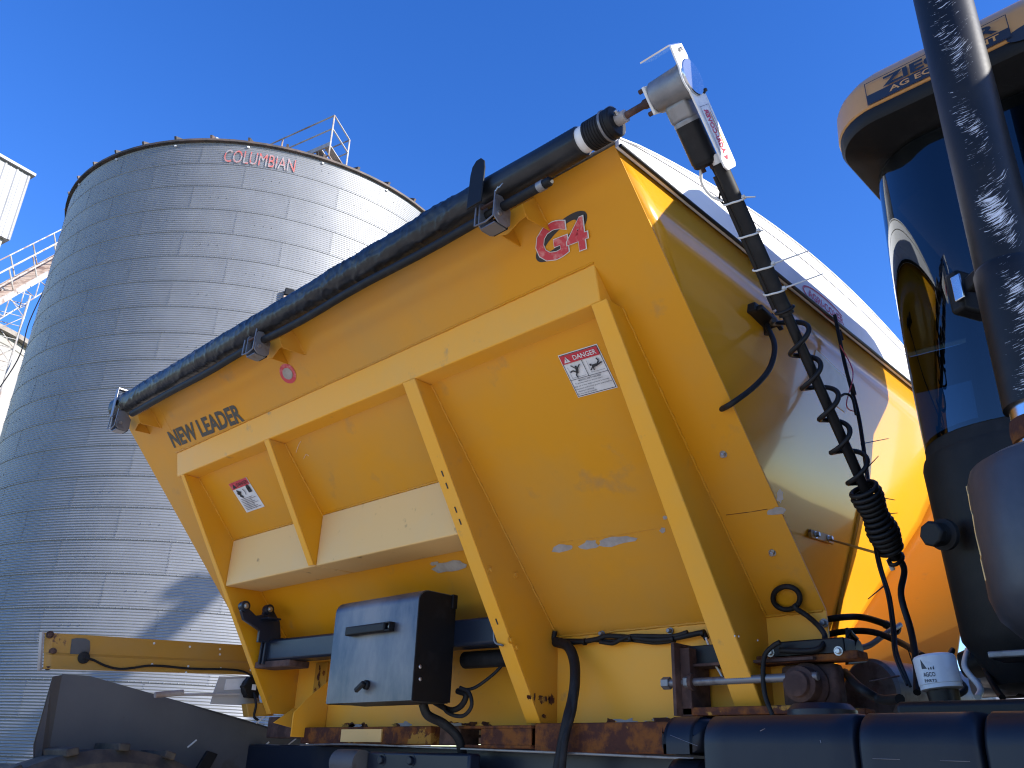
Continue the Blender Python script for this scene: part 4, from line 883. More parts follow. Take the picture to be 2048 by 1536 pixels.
# ------------------------------------------------------------------ conveyor take-up: bracket, bolt, bearing
tk = thing('conveyor_takeup', 'rusty conveyor take-up with long adjusting bolt and bearing below the front rib', 'machine part', PY(1500, 1430, 2.42))
xk = PY(1383, 1360, 2.42).x
MB().aabb((xk - .012, 2.33, 1.86), (xk, 2.47, 2.075)).build('upright', M['rustdark'], tk, bevel=.002)
MB().aabb((xk, 2.36, 1.86), (xk + .035, 2.47, 2.06)).build('web', M['rustdark'], tk, bevel=.002)
MB().aabb((xk, 2.38, 2.005), (-1.125, 2.47, 2.013)).build('upper_guide', M['rustdark'], tk)
MB().aabb((xk, 2.40, 2.013), (xk + .12, 2.47, 2.07)).build('black_plate', M['black'], tk, bevel=.003)
MB().aabb((xk, 2.36, 1.862), (xk + .42, 2.47, 1.885)).build('lower_guide', M['rust'], tk, bevel=.003)
q = PY(1325, 1367, 2.37)
MB().lathe(q, X_, [(0, .012), (.004, .019), (.03, .019), (.031, .0125)], 6).build('bolt_head', M['mid'], tk)
prt = []
for k in range(70): prt += [(.03 + k * .007, .0125), (.0335 + k * .007, .0112)]
MB().lathe(q, X_, prt, 12).build('threaded_rod', M['mid'], tk, smooth=50)
MB().lathe((xk - .022, q.y, q.z), X_, [(0, .021), (.02, .021)], 6).build('nut', M['mid'], tk)
MB().lathe((xk + .03, q.y, q.z), X_, [(0, .026), (.012, .026)], 20).build('washer', M['rustdark'], tk); MB().lathe((xk + .012, q.y, q.z), X_, [(0, .021), (.018, .021)], 6).build('nut', M['mid'], tk)
bc = PY(1598, 1368, 2.36)
MB().lathe(bc + Y_ * .1, -Y_, [(0, .062), (.05, .062), (.06, .05), (.10, .048), (.105, .036), (.12, .034), (.122, .03)], 28).build('bearing', M['rustdark'], tk, smooth=35)
MB().box(bc + Y_ * .09, (.17, .06, .12)).build('bearing_block', M['rustdark'], tk, bevel=.015)
for s_ in (-1, 1): MB().aabb((bc.x - .18, 2.40, bc.z + s_ * .075 - .012), (bc.x + .16, 2.47, bc.z + s_ * .075 + .012)).build('slide_rail', M['rust'], tk, bevel=.004)
MB().lathe(PY(1645, 1430, 2.2) - Z_ * .02, (0, 0, 1), [(0, .085), (.03, .085), (.045, .07), (.048, .03)], 28).build('cap', M['navy'], tk, smooth=35)
ag = PY(1545, 1300, 2.40); ag2 = PY(1690, 1300, 2.40)
MB().aabb((ag.x, 2.40, ag.z - .025), (ag2.x, 2.475, ag.z + .022)).build('black_angle', M['black'], tk, bevel=.004)
for u, v in ((1541, 1305), (1677, 1302)): bolt_mb(MB(), PY(u, v, 2.40), -Y_, .009).build('bolt', M['zinc'], tk)
# guide cable and looped cable above it
gl = thing('looped_cable', 'black cable with a loop on the hopper slope beside the front rib', 'cable', PY(1560, 1300, 2.43))
lp = [PP(1573 + 27 * math.cos(t_), 1196 + 23 * math.sin(t_), .012 + .006 * t_ / 6) for t_ in [k * .42 + .6 for k in range(16)]]
MB().tube(smooth_path(lp + [PP(1590, 1215, .03), PP(1615, 1232, .03), PY(1640, 1255, 2.43), PY(1650, 1275, 2.42), PY(1640, 1296, 2.39), PY(1610, 1302, 2.385), PY(1560, 1300, 2.385)], 4), .008, 9).build('cable', M['rubber'], gl, smooth=60)
bolt_mb(MB(), PY(1648, 1246, 2.47), -Y_, .009, .012).build('clamp_bolt', M['mid'], gl)
tag(MB().tube(smooth_path([PY(1560, 1284, 2.36), PY(1546, 1292, 2.36), PY(1530, 1310, 2.36), PY(1526, 1345, 2.36), PY(1530, 1390, 2.36), PY(1545, 1430, 2.36)]), .007, 9).build('edge_cable', M['rubber'], None, smooth=60), 'black cable running down along the front rib flange', 'cable')
# hole plug behind the loop: an oval cut-out rimmed in the slope shows yellow beyond
MB().add([PP(1571 + 19 * math.cos(k * PI / 10), 1196 + 16 * math.sin(k * PI / 10), .0012) for k in range(20)], [tuple(range(20))]).build('sight_hole', M['gloss'], hop)
# ------------------------------------------------------------------ rear: light bar, deflector plate, gauge
lb_ = thing('rear_light_bar', 'yellow steel rear light bar with oval lamp hole and black wire, left of hopper', 'light bar', (-4.35, 1.95, 2.05))
nA = PX(90, 1265, -4.40); nBt = PX(85, 1340, -4.40); fA = PX(520, 1292, -4.30); fB = PX(520, 1352, -4.30)
def L_(s_, t_): return nA.lerp(fA, s_).lerp(nBt.lerp(fB, s_), t_)
out = (L_(1, 0) - L_(0, 0)).cross(Z_).normalized()
if out.x < 0: out = -out
prof = [(0, -.02), (0, 0), (.52, 0), (.60, .012), (.97, .012), (.97, -.02)]
nS = 30; vs = []
for i in range(nS + 1):
    for t_, d_ in prof: vs.append(L_(i / nS, t_) + out * d_)
n_ = len(prof); body = MB().add(vs, [(i * n_ + j, i * n_ + j + 1, (i + 1) * n_ + j + 1, (i + 1) * n_ + j) for i in range(nS) for j in range(n_ - 1)])
bo = body.build('channel', M['yellow_worn_shaded'], lb_, smooth=20); sd_ = bo.modifiers.new('solid', 'SOLIDIFY'); sd_.thickness = .004
MB().prism([L_(-.003, -.02), L_(-.003, 1.0), L_(-.003, 1.0) - out * .05, L_(-.003, -.02) - out * .05], L_(-.008, 0) - L_(0, 0)).build('end_plate', M['oldsteel'], lb_)
hole = [L_(.145 + .045 * sx_, .36 + ty) + out * .0022 for sx_, ty in ((-.8, -.22), (-.4, -.26), (.5, -.26), (.9, -.2), (.95, .05), (.85, .2), (.7, .36), (-.6, .40), (-.9, .33), (-.85, .05))]
MB().prism(hole, out * .002).build('lamp_hole', M['grey'], lb_)
MB().lathe(L_(.16, .64) + out * .014, out, [(0, .027), (.006, .027), (.008, .02)], 20).build('lamp_grommet', M['rubber'], lb_, smooth=35)
MB().tube(smooth_path([L_(s_, t_) + out * .024 for s_, t_ in ((.16, .64), (.20, .70), (.25, .84), (.31, .92), (.37, .88), (.44, .80), (.52, .80), (.62, .84), (.72, .84), (.82, .83), (.9, .88), (.97, 1.1))]), .0055, 8).build('wire', M['rubber'], lb_, smooth=60)
for s_, t_ in ((.47, .12), (.64, .16), (.79, .18), (.95, .18), (.46, .75), (.63, .77), (.79, .80), (.945, .82), (.62, .96), (.79, .35), (.95, .35)):
    MB().lathe(L_(s_, t_) + out * (.013 if t_ > .6 else .001), out, [(0, .006), (.0025, .005)], 10).build('bright_rivet', M['paper'], lb_)
for s_, t_ in ((.02, .05), (.02, .9), (.035, .5)): bolt_mb(MB(), L_(s_, t_) + out * .003, out, .012).build('bolt', M['rustdark'], lb_)
dp = thing('deflector_plate', 'large dark grey sloping steel deflector plate at the lower left', 'plate', PX(250, 1536, -4.2) - Z_ * .3)
xd = -4.2
P = [PX(113, 1346, xd), PX(178, 1352, xd), PX(490, 1440, xd), PX(610, 1476, xd), PX(625, 1560, xd), PX(80, 1600, xd), PX(88, 1490, xd)]
P = [PX(124, 1350, xd), PX(180, 1354, xd), PX(490, 1441, xd), PX(610, 1478, xd), PX(640, 1640, xd), PX(95, 1640, xd), PX(100, 1490, xd)]
MB().prism(P, X_ * -.006).build('face', M['grey'], dp)
MB().prism([P[0], P[6], P[5], P[5] + Vector((.05, -.075, 0)), P[6] + Vector((.05, -.085, 0)), P[0] + Vector((.035, -.05, -.012))], X_ * -.004).build('folded_edge', M['grey'], dp)
MB().prism([P[0], P[1], P[2], P[3], P[3] + Vector((-.03, 0, .0)), P[2] + Vector((-.03, 0, .0)), P[1] + Vector((-.03, 0, 0)), P[0] + Vector((-.03, 0, 0))], Z_ * .004).build('top_lip', M['grey'], dp)
for u, v, a_, b_ in ((375, 1495, 18, -15), (512, 1447, 17, -14), (520, 1500, 18, -16), (570, 1495, 22, -18)):
    q0 = PX(u, v, xd + .002); q1 = PX(u + a_, v + b_, xd + .002); MB().tube([q0, q1], .004, 5).build('bright_scrape', M['paper'], dp)
ba = thing('deflector_brace', 'black flat brace bar at the bottom beneath the grey deflector plate', 'brace', PX(400, 1540, -4.1))
MB().prism([PX(385, 1545, -4.12), PX(412, 1545, -4.12), PX(432, 1508, -4.12), PX(412, 1501, -4.12)], X_ * .02).build('bar', M['black'], ba, bevel=.002)
cy = PX(215, 1560, -3.95); Rt = (cy.z + .12) / 2
tb_ = MB(); tb_.lathe((-4.17, cy.y + .02, cy.z - Rt + .12), X_, [(0, Rt - .14), (.01, Rt - .05), (.05, Rt), (.24, Rt), (.29, Rt - .05), (.3, Rt - .14)], 64)
ty_ = tb_.build('wheel', M['mud'], ch, smooth=35); ty_['label'] = 'muddy lugged wheel under the deflector plate'
for k in range(26):
    an = 2 * PI * k / 26; c = Vector((-4.02, cy.y + .02 + (Rt + .008) * math.sin(an), cy.z - Rt + .12 + (Rt + .008) * math.cos(an)))
    MB().box(c, (.26, .05, .03), (X_, Vector((0, math.cos(an), -math.sin(an))), Vector((0, math.sin(an), math.cos(an))))).build('lug', M['mud'], ty_, bevel=.006)
# gate gauge: pale plate, dial and rod
gg = thing('gate_gauge', 'pale plate with black dial and rod handle under the rear light bar', 'gauge', PX(470, 1412, -4.05))
xg = -4.0
MB().prism([PX(u, v, xg) for u, v in ((438, 1353), (510, 1353), (520, 1412), (420, 1408), (426, 1385))], X_ * .004).build('plate', M['oldsteel'], gg)
MB().prism([PX(u, v, xg + .006) for u, v in ((452, 1358), (498, 1356), (500, 1378), (448, 1380))], X_ * .002).build('scale_card', M['paper'], gg)
MB().tube([PX(335, 1390, xg + .03), PX(478, 1388, xg + .03)], .006, 8).build('rod', M['oldsteel'], gg)
MB().tube([PX(310, 1390, xg + .03), PX(366, 1385, xg + .03)], .013, 10).build('grip', M['oldsteel'], gg, smooth=50)
c = PX(500, 1375, xg + .02)
MB().lathe(c, X_, [(0, .05), (.03, .05), (.035, .045), (.036, .02)], 24).build('dial', M['plast'], gg, smooth=35)
MB().box(c + X_ * .038, (.002, .022, .026)).build('dial_face', M['paper'], gg)
for k in range(6): MB().lathe(c + Vector((0, .047 * math.cos(k * PI / 3), .047 * math.sin(k * PI / 3))), X_, [(0, .008), (.038, .008)], 8).build('dial_bolt', M['plast'], gg)
MB().prism([PX(u, v, xg + .03) for u, v in ((482, 1408), (525, 1405), (538, 1432), (486, 1434))], X_ * .05).build('foot', M['yellow_worn_shaded'], gg, bevel=.004)
MB().tube(smooth_path([PX(508, 1385, xg + .06), PX(512, 1410, xg + .08), PX(508, 1432, xg + .08), PX(516, 1440, xg + .08)]), .006, 7).build('lead', M['cable'], gg, smooth=60)
# ------------------------------------------------------------------ operator cab
def glass_mat():
    m = bpy.data.materials.new('tinted_cab_glass'); m.use_nodes = True; t = m.node_tree; N = t.nodes; L = t.links; N.clear()
    o = N.new('ShaderNodeOutputMaterial'); tr = N.new('ShaderNodeBsdfTransparent'); tr.inputs[0].default_value = (.10, .15, .17, 1)
    g = N.new('ShaderNodeBsdfGlossy'); g.inputs['Roughness'].default_value = .0; g.inputs['Color'].default_value = (.9, .95, 1, 1)
    fr = N.new('ShaderNodeFresnel'); fr.inputs['IOR'].default_value = 1.75
    mx = N.new('ShaderNodeMixShader'); L.new(fr.outputs[0], mx.inputs[0]); L.new(tr.outputs[0], mx.inputs[1]); L.new(g.outputs[0], mx.inputs[2]); L.new(mx.outputs[0], o.inputs[0]); return m
M['glass'] = glass_mat()
CX0, CX1, CY0, CY1 = -.685, 1.05, 2.05, 3.42
def outline(ins, r=.20, x0=CX0, x1=CX1, y0=CY0, y1=CY1, n=9, dr=True):
    x0 += ins; x1 -= ins; y0 += ins; y1 -= ins; r = max(.03, r - ins) if dr else r; P = []
    for cx, cy, a0_ in ((x1 - r, y1 - r, 0), (x0 + r, y1 - r, PI / 2), (x0 + r, y0 + r, PI), (x1 - r, y0 + r, 1.5 * PI)):
        for k in range(n + 1): P.append((cx + r * math.cos(a0_ + PI / 2 * k / n), cy + r * math.sin(a0_ + PI / 2 * k / n)))
    return P
def loft(prof, cap=(True, True), **kw):
    b = MB(); vs = []; n_ = None
    for z, ins in prof:
        P = outline(ins, **kw); n_ = len(P); vs += [(x, y, z) for x, y in P]
    fs = [(i * n_ + k, i * n_ + (k + 1) % n_, (i + 1) * n_ + (k + 1) % n_, (i + 1) * n_ + k) for i in range(len(prof) - 1) for k in range(n_)]
    if cap[0]: fs.append(tuple(range(n_))[::-1])
    if cap[1]: fs.append(tuple((len(prof) - 1) * n_ + k for k in range(n_)))
    return b.add(vs, fs)
cab = thing('operator_cab', 'black and yellow operator cab with tinted wrap-round glass at the right edge', 'cab', (.2, 2.73, 1.6))
rk = dict(x0=-.725, x1=1.15, y0=1.95, y1=3.50, r=.15)
loft([(3.378, .004), (3.382, 0), (3.458, .004), (3.478, .012), (3.515, .04), (3.565, .09), (3.61, .15), (3.625, .3), (3.63, .45)], **rk).build('roof', M['roofy'], cab, smooth=45)
loft([(3.29, .16), (3.31, .11), (3.325, .045), (3.338, .012), (3.352, .004), (3.376, .004), (3.378, .008)], **rk).build('roof_lining', M['plast'], cab, smooth=35)
loft([(2.462, 0), (2.7, -.004), (3.0, -.004), (3.30, .004)], cap=(False, False)).build('glass', M['glass'], cab, smooth=60)
loft([(3.14, .010), (3.30, .010)], cap=(False, False)).build('upper_header', M['cabblack'], cab, smooth=60)
loft([(2.43, -.002), (2.475, .003)], cap=(True, False)).build('glass_seal', M['rubber'], cab, smooth=60)
loft([(1.90, .06), (1.96, .03), (2.0, .006), (2.41, -.012), (2.428, -.008), (2.43, .0)]).build('lower_body', M['plast'], cab, smooth=40)
# posts behind the glass
for px_, py_ in ((CX0 + .09, CY1 - .09), (CX1 - .1, CY0 + .1), (CX1 - .1, CY1 - .1), (.28, CY0 + .03)):
    MB().box((px_, py_, 2.88), (.07, .07, .86)).build('post', M['cabblack'], cab, bevel=.015)
p = PX(1758, 402, CX0)
q = PY(1885, 1066, CY0 - .01)
kb = MB().lathe(q + Y_ * .02, nv((-.32, -.94, -.1)), [(0, .036), (.012, .036), (.016, .026), (.034, .026)], 24).build('panel_latch', M['rubber'], cab, smooth=35)
MB().lathe(q + Y_ * .02 + nv((-.32, -.94, -.1)) * .034, nv((-.32, -.94, -.1)), [(0, .030), (.016, .030), (.02, .026)], 8).build('knob', M['plast'], kb, bevel=.002)
# dealer sign on the roof band
d = Decal((PY(1736, 210, 1.95).x, 1.948, 3.384), X_ * .36, Z_ * .076, -Y_, .0008)
d.frame(0, 0, 1, 1, .006, 'ink2', 0, 4.7); d.rect(0.006, .03, .995, .42, 'ink2', 1); d.text('AG EQUIPMENT', .17, .10, .93, .36, 'roofy', 2, .02); d.text('ZIEGLER', .13, .48, .93, .90, 'ink2', 1, .035)
d.done('roof_decal', cab, 'dealer lettering ZIEGLER AG EQUIPMENT on the roof band')
q = PY(2062, 58, 1.95); d = Decal(q, X_ * .1, Z_ * .05, -Y_, .0008); d.disc(0, 0, .55, 'ink2', 0, .8, 24); d.done('roof_emblem', cab)
sr = thing('cab_seat', 'dark operator seat seen through the tinted cab glass', 'seat', (-.1, 2.75, 2.3))
MB().aabb((-.15, 2.5, 2.42), (.35, 3.0, 2.55)).build('cushion', M['seat'], sr, bevel=.05, bseg=4)
MB().box((-.25, 2.75, 2.82), (.13, .48, .62), (nv((1, 0, .18)), Y_, nv((-.18, 0, 1)))).build('backrest', M['seat'], sr, bevel=.05, bseg=4)
MB().box((-.34, 2.75, 3.2), (.1, .26, .17), (nv((1, 0, .18)), Y_, nv((-.18, 0, 1)))).build('headrest', M['seat'], sr, bevel=.04, bseg=4)
MB().aabb((-.1, 2.6, 2.28), (.3, 2.9, 2.42)).build('pedestal', M['plast'], sr)
# ------------------------------------------------------------------ exhaust stack
def stack_mat():
    m = mat('scratched_black_paint', (.007, .007, .008), .45, spec=.32, c2=(.016, .015, .014), scale=7, lo=.5, hi=.7, bump=.06, bscale=80)
    t = m.node_tree; N = t.nodes; L = t.links; b = N['Principled BSDF']
    co = N.new('ShaderNodeTexCoord'); sx = N.new('ShaderNodeSeparateXYZ'); L.new(co.outputs['Object'], sx.inputs[0])
    # clusters of scratches that fan round the pipe: stretched cells, masked by a broad noise
    def M_(op, a, b_=None):
        n_ = N.new('ShaderNodeMath'); n_.operation = op
        for i, v in enumerate((a, b_)):
            if v is None: continue
            if isinstance(v, (int, float)): n_.inputs[i].default_value = v
            else: L.new(v, n_.inputs[i])
        return n_.outputs[0]
    an = M_('ARCTAN2', M_('SUBTRACT', sx.outputs['X'], -.31), M_('SUBTRACT', 1.68, sx.outputs['Y']))
    warp = N.new('ShaderNodeTexNoise'); warp.inputs['Scale'].default_value = 14; L.new(co.outputs['Object'], warp.inputs['Vector'])
    z2 = M_('ADD', sx.outputs['Z'], M_('MULTIPLY', M_('MULTIPLY', an, an), -.045)); z3 = M_('ADD', z2, M_('MULTIPLY', warp.outputs['Fac'], .03))
    cb_ = N.new('ShaderNodeCombineXYZ'); L.new(M_('MULTIPLY', an, 2.0), cb_.inputs[0]); L.new(M_('MULTIPLY', z3, 330.), cb_.inputs[1])
    nz = N.new('ShaderNodeTexNoise'); nz.inputs['Scale'].default_value = 1.0; nz.inputs['Detail'].default_value = 5; nz.inputs['Roughness'].default_value = .7; L.new(cb_.outputs[0], nz.inputs['Vector'])
    cb2 = N.new('ShaderNodeCombineXYZ'); L.new(M_('MULTIPLY', an, .7), cb2.inputs[0]); L.new(M_('MULTIPLY', sx.outputs['Z'], 9.), cb2.inputs[1])
    nm = N.new('ShaderNodeTexNoise'); nm.inputs['Scale'].default_value = 1.; nm.inputs['Detail'].default_value = 2; L.new(cb2.outputs[0], nm.inputs['Vector'])
    band = M_('SUBTRACT', .36, M_('MULTIPLY', M_('POWER', M_('ABSOLUTE', M_('SUBTRACT', an, .30)), 2.0), .34))
    thr = M_('ADD', nz.outputs['Fac'], M_('MULTIPLY', M_('SUBTRACT', nm.outputs['Fac'], .5), .6))
    thr = M_('ADD', thr, M_('SUBTRACT', band, .36))
    mr = N.new('ShaderNodeMapRange'); mr.inputs['From Min'].default_value = .57; mr.inputs['From Max'].default_value = .60; L.new(thr, mr.inputs['Value'])
    old = b.inputs['Base Color'].links[0].from_socket
    mx = N.new('ShaderNodeMix'); mx.data_type = 'RGBA'; L.new(mr.outputs[0], mx.inputs['Factor']); L.new(old, mx.inputs['A']); mx.inputs['B'].default_value = (.60, .61, .64, 1)
    L.new(mx.outputs['Result'], b.inputs['Base Color']); return m
M['stack'] = stack_mat()
SX, SY, SR = -.305, 1.68, .0605
zj = PY(1995, 545, SY).z; zc = PY(2030, 815, SY).z; zm = PY(2040, 930, SY).z
stk = thing('exhaust_stack', 'tall black exhaust stack with pale scratches in front of the cab', 'exhaust', (SX, SY, zm))
def pipe(z0, z1, r, name, m, lip=0):
    pr_ = [(0, r), ((z1 - z0) * .25, r), ((z1 - z0) * .5, r), ((z1 - z0) * .75, r), (z1 - z0 - .008, r), (z1 - z0, r - lip)]
    return MB().lathe((SX, SY, z0), Z_, pr_, 48).build(name, M[m], stk, smooth=35)
pipe(zj - .02, 4.1, SR - .002, 'upper_pipe', 'stack'); pipe(zc - .01, zj, SR + .003, 'heat_shield', 'stack', .004)
pipe(zm - .03, zc + .02, SR - .006, 'bare_pipe', 'alus')
MB().lathe((SX, SY, zc - .075), Z_, [(0, SR - .002), (.02, SR), (.04, SR - .003)], 40).build('rust_band', M['rust'], stk, smooth=35)
# bracket with small work lamp tying the stack to the cab
wl = thing('stack_work_lamp', 'small work lamp with pale lens clamped between exhaust stack and cab glass', 'lamp', PY(1940, 620, 1.86))
c = PY(1938, 592, 1.84)
MB().box(c, (.035, .09, .10), (nv((1, -.45, 0)), nv((.45, 1, 0)), Z_)).build('housing', M['plast'], wl, bevel=.008)
MB().box(c + Vector((-.006, -.052, .0)), (.024, .006, .06), (nv((1, -.45, 0)), nv((.45, 1, 0)), Z_)).build('lens', M['alus'], wl, bevel=.002)
MB().box(c + Vector((.05, -.07, .0)), (.09, .03, .035), (nv((1, -.9, 0)), nv((.9, 1, 0)), Z_)).build('arm', M['plast'], wl, bevel=.005)
# ------------------------------------------------------------------ muffler
mf = thing('muffler', 'blue black steel muffler drum with chipped edge below the exhaust stack', 'muffler', (-.24, 1.62, 1.9))
mtop = PY(1990, 940, 1.62).z; mbot = mtop - .30; mr_ = .185; mcx = PY(1943, 1000, 1.62).x + mr_ * .985
pr_ = [(0, mr_ - .07), (.012, mr_ - .035), (.04, mr_ - .01), (.075, mr_), (mtop - mbot - .035, mr_), (mtop - mbot - .012, mr_ - .008), (mtop - mbot, mr_ - .03)]
MB().lathe((mcx, 1.64, mbot), Z_, pr_, 56).build('drum', M['muffler'], mf, smooth=40)
MB().tube([(mcx + (mr_ - .001) * math.sin(t_), 1.64 - (mr_ + .0005) * math.cos(t_), mtop - .03 - .02 * k + .01 * math.sin(k * 3)) for k, t_ in enumerate((-1.30, -1.22, -1.29, -1.20, -1.27, -1.25, -1.18, -1.24, -1.19))], .0022, 5).build('chipped_edge', M['dusty'], mf)
MB().aabb((mcx - .1, 1.60, mbot - .16), (mcx + .3, 1.72, mbot + .01)).build('bracket', M['cabblack'], mf, bevel=.01)
# ------------------------------------------------------------------ rounded side tank
tk2 = thing('side_tank', 'long navy plastic side tank with rounded edge and grooves along the bottom right', 'tank', (0, 1.7, 1.3))
zt_ = PY(1700, 1430, 1.5).z
def tank(x0, x1, ins=0., z_top=zt_, z_bot=1.30, name='shell', endr=.02):
    P = [];
    for k in range(9): a = PI / 2 * k / 8; P.append((1.42 + ins + .05 * (1 - math.sin(a)), z_top - ins - .05 * (1 - math.cos(a))))
    P = [(1.95, z_top - ins)] + P + [(1.42 + ins, z_bot), (1.95, z_bot)]
    xs_ = [(x0, endr), (x0 + endr * .3, endr * .45), (x0 + endr, 0)] + [(x0 + (x1 - x0) * k / 6, 0) for k in range(1, 6)] + [(x1 - endr, 0), (x1 - endr * .3, endr * .45), (x1, endr)]
    b = MB(); vs = []; n_ = len(P)
    cy_, cz_ = 1.68, (z_top + z_bot) / 2
    for x, e_ in xs_:
        for y, z in P: vs.append((x, y + (e_ if y < cy_ else -e_), z + (-e_ if z > cz_ else e_)))
    fs = [(i * n_ + k, i * n_ + (k + 1) % n_, (i + 1) * n_ + (k + 1) % n_, (i + 1) * n_ + k) for i in range(len(xs_) - 1) for k in range(n_)]
    fs += [tuple(range(n_)), tuple((len(xs_) - 1) * n_ + k for k in range(n_))]
    return b.add(vs, fs).build(name, M['tank'], tk2, smooth=50)
M['tank'] = mat('navy_tank_plastic', (.006, .009, .017), .42, spec=.32, c2=(.015, .017, .022), scale=3.5, lo=.45, hi=.75, bump=.1, bscale=40, c3=(.2, .2, .22), s3=26, lo3=.74, hi3=.78)
g0, g1, g2, g3 = PY(1318, 1470, 1.43).x, PY(1407, 1480, 1.43).x, PY(1716, 1500, 1.43).x, PY(1968, 1500, 1.43).x
zl_ = PY(1360, 1512, 1.43).z
tank(g0, g1 - .002, z_bot=zl_ + .003, endr=.022, name='end_shell'); tank(g0, g1 - .002, z_top=zl_ - .003, name='lower_end_shell', endr=.018)
tank(g1 + .002, g2 - .0025, endr=.007); tank(g2 + .0025, g3 - .0025, endr=.009); tank(g3 + .0025, 1.3, endr=.009)
for i, (u0, v0, u1, v1) in enumerate(((1340, 1470, 1395, 1492), (1520, 1462, 1530, 1457), (1640, 1480, 1642, 1486), (1745, 1517, 1800, 1519), (1880, 1521, 1940, 1523))):
    MB().tube([PY(u0, v0, 1.4195), PY(u1, v1, 1.4195)], .0005, 4).build('scratch', M['mid'], tk2)
dk = MB().aabb((-.98, 1.96, 1.60), (1.3, 2.30, zt_ - .004)).build('deck', M['dustdeck'] if 'dustdeck' in M else M['rustdark'], tk2)
MB().aabb((PY(1795, 1405, 1.8).x, 1.78, zt_ - .003), (1.3, 2.1, PY(1900, 1402, 1.8).z)).build('black_ledge', M['black'], tk2, bevel=.01)
# ------------------------------------------------------------------ spin-on filter
fl_ = thing('spin_on_filter', 'white spin-on oil filter with small printed triangle beside the cab base', 'filter', PY(1880, 1390, 2.0))
fy = 2.0; fc = PY(1875, 1345, fy); fr = .0425; ftop = PY(1868, 1312, fy).z; fbot = PY(1882, 1382, fy).z; tl = nv((-.10, 0, 1))
h_ = ftop - fbot
fb = MB().lathe(fc - tl * (h_ * .5), tl, [(0, fr - .006), (.002, fr - .001), (.010, fr - .001), (.011, fr), (h_ - .006, fr), (h_ - .002, fr - .003), (h_, fr - .008)], 36).build('can', M['filterw'], fl_, smooth=35)
MB().lathe(fc - tl * (h_ * .5 + .03), tl, [(0, .03), (.028, .032)], 24).build('head', M['black'], fl_, smooth=35)
vd = Vector((-fc.x - .45, -fc.y, 0)).normalized(); tq = Vector((-vd.y, vd.x, 0))
if tq.x < 0: tq = -tq
def filter_print():
    b = MB(); R_ = fr + .0008
    def P(s_, z_):
        a = s_ / R_; dir_ = vd * math.cos(a) + tq * math.sin(a); return fc + dir_ * R_ + tl * z_
    b.add([P(-.022, .004), P(-.010, .004), P(-.020, .024)], [(0, 1, 2)])
    for s, z, w_, hh_ in (('AGCO', -.012, .026, .009), ('PARTS', -.023, .026, .006)):
        vs, fs = text_geo(s, .02); b.add([P(-.022 + w_ * x, z + hh_ * y) for x, y in vs], fs)
    for k in range(3): b.add([P(-.008 + k * .005, .002), P(-.0055 + k * .005, .002), P(-.0055 + k * .005, .006 + .002 * k), P(-.008 + k * .005, .006)], [(0, 1, 2, 3)])
    b.build('print', M['ink2'], fb)
filter_print()
# ------------------------------------------------------------------ hoses and mechanism in the gap between hopper and cab
def hose(name, label, pts, r, m='rubber', extra=()):
    t_ = thing(name, label, 'hose', pts[-1]); MB().tube(smooth_path(pts), r, 10).build('hose_body', M[m], t_, smooth=60)
    for a_, d_, m2 in extra: MB().lathe(a_, d_, [(0, r * 1.25), (.05, r * 1.25)], 12).build('ferrule', M[m2], t_, smooth=40)
hose('hydraulic_hose', 'upper black hydraulic hose arching from the hopper to the round port', [PX(1628, 1244, -1.34), PX(1672, 1236, -1.25), PX(1720, 1234, -1.2), PX(1765, 1246, -1.1), PX(1800, 1262, -1.05)], .011, 'rubber', [(PX(1770, 1248, -1.1), nv((.2, .3, -.15)), 'alu')])
hose('hydraulic_hose', 'lower black hydraulic hose crossing below the round port towards the white filter', [PX(1640, 1272, -1.3), PX(1690, 1263, -1.2), PX(1745, 1264, -1.1), PX(1800, 1285, -1.0), PX(1845, 1312, -.85)], .010)
hose('hydraulic_hose', 'thick black hose sagging from the take-up towards the side tank', [PX(1690, 1345, -1.12), PX(1720, 1375, -1.0), PX(1760, 1398, -.95), PX(1800, 1398, -.85)], .012)
hose('bright_hose', 'short pale braided hose reaching up to the round port', [PX(1712, 1297, -1.12), PX(1740, 1290, -1.1), PX(1775, 1265, -1.06), PX(1800, 1250, -1.05)], .009, 'alu')
# round port in the far wing
pt = thing('round_port', 'dark round port with bright rim in the orange lower panel', 'port', PX(1802, 1255, -1.12))
c = EYE + ray(1802, 1255) * ((Vector((0, 2 * YC - YN, Z0)) - EYE).dot(Vector((0, -1, K))) / ray(1802, 1255).dot(Vector((0, -1, K)))); far_n = Vector((0, -1, K)).normalized()
MB().lathe(c - far_n * .01, far_n, [(0, .05), (.012, .05), (.016, .044), (.008, .042)], 28).build('rim', M['alus'], pt, smooth=35)
MB().lathe(c - far_n * .004, far_n, [(0, .043), (.007, .043)], 28).build('opening', M['inkb'], pt)
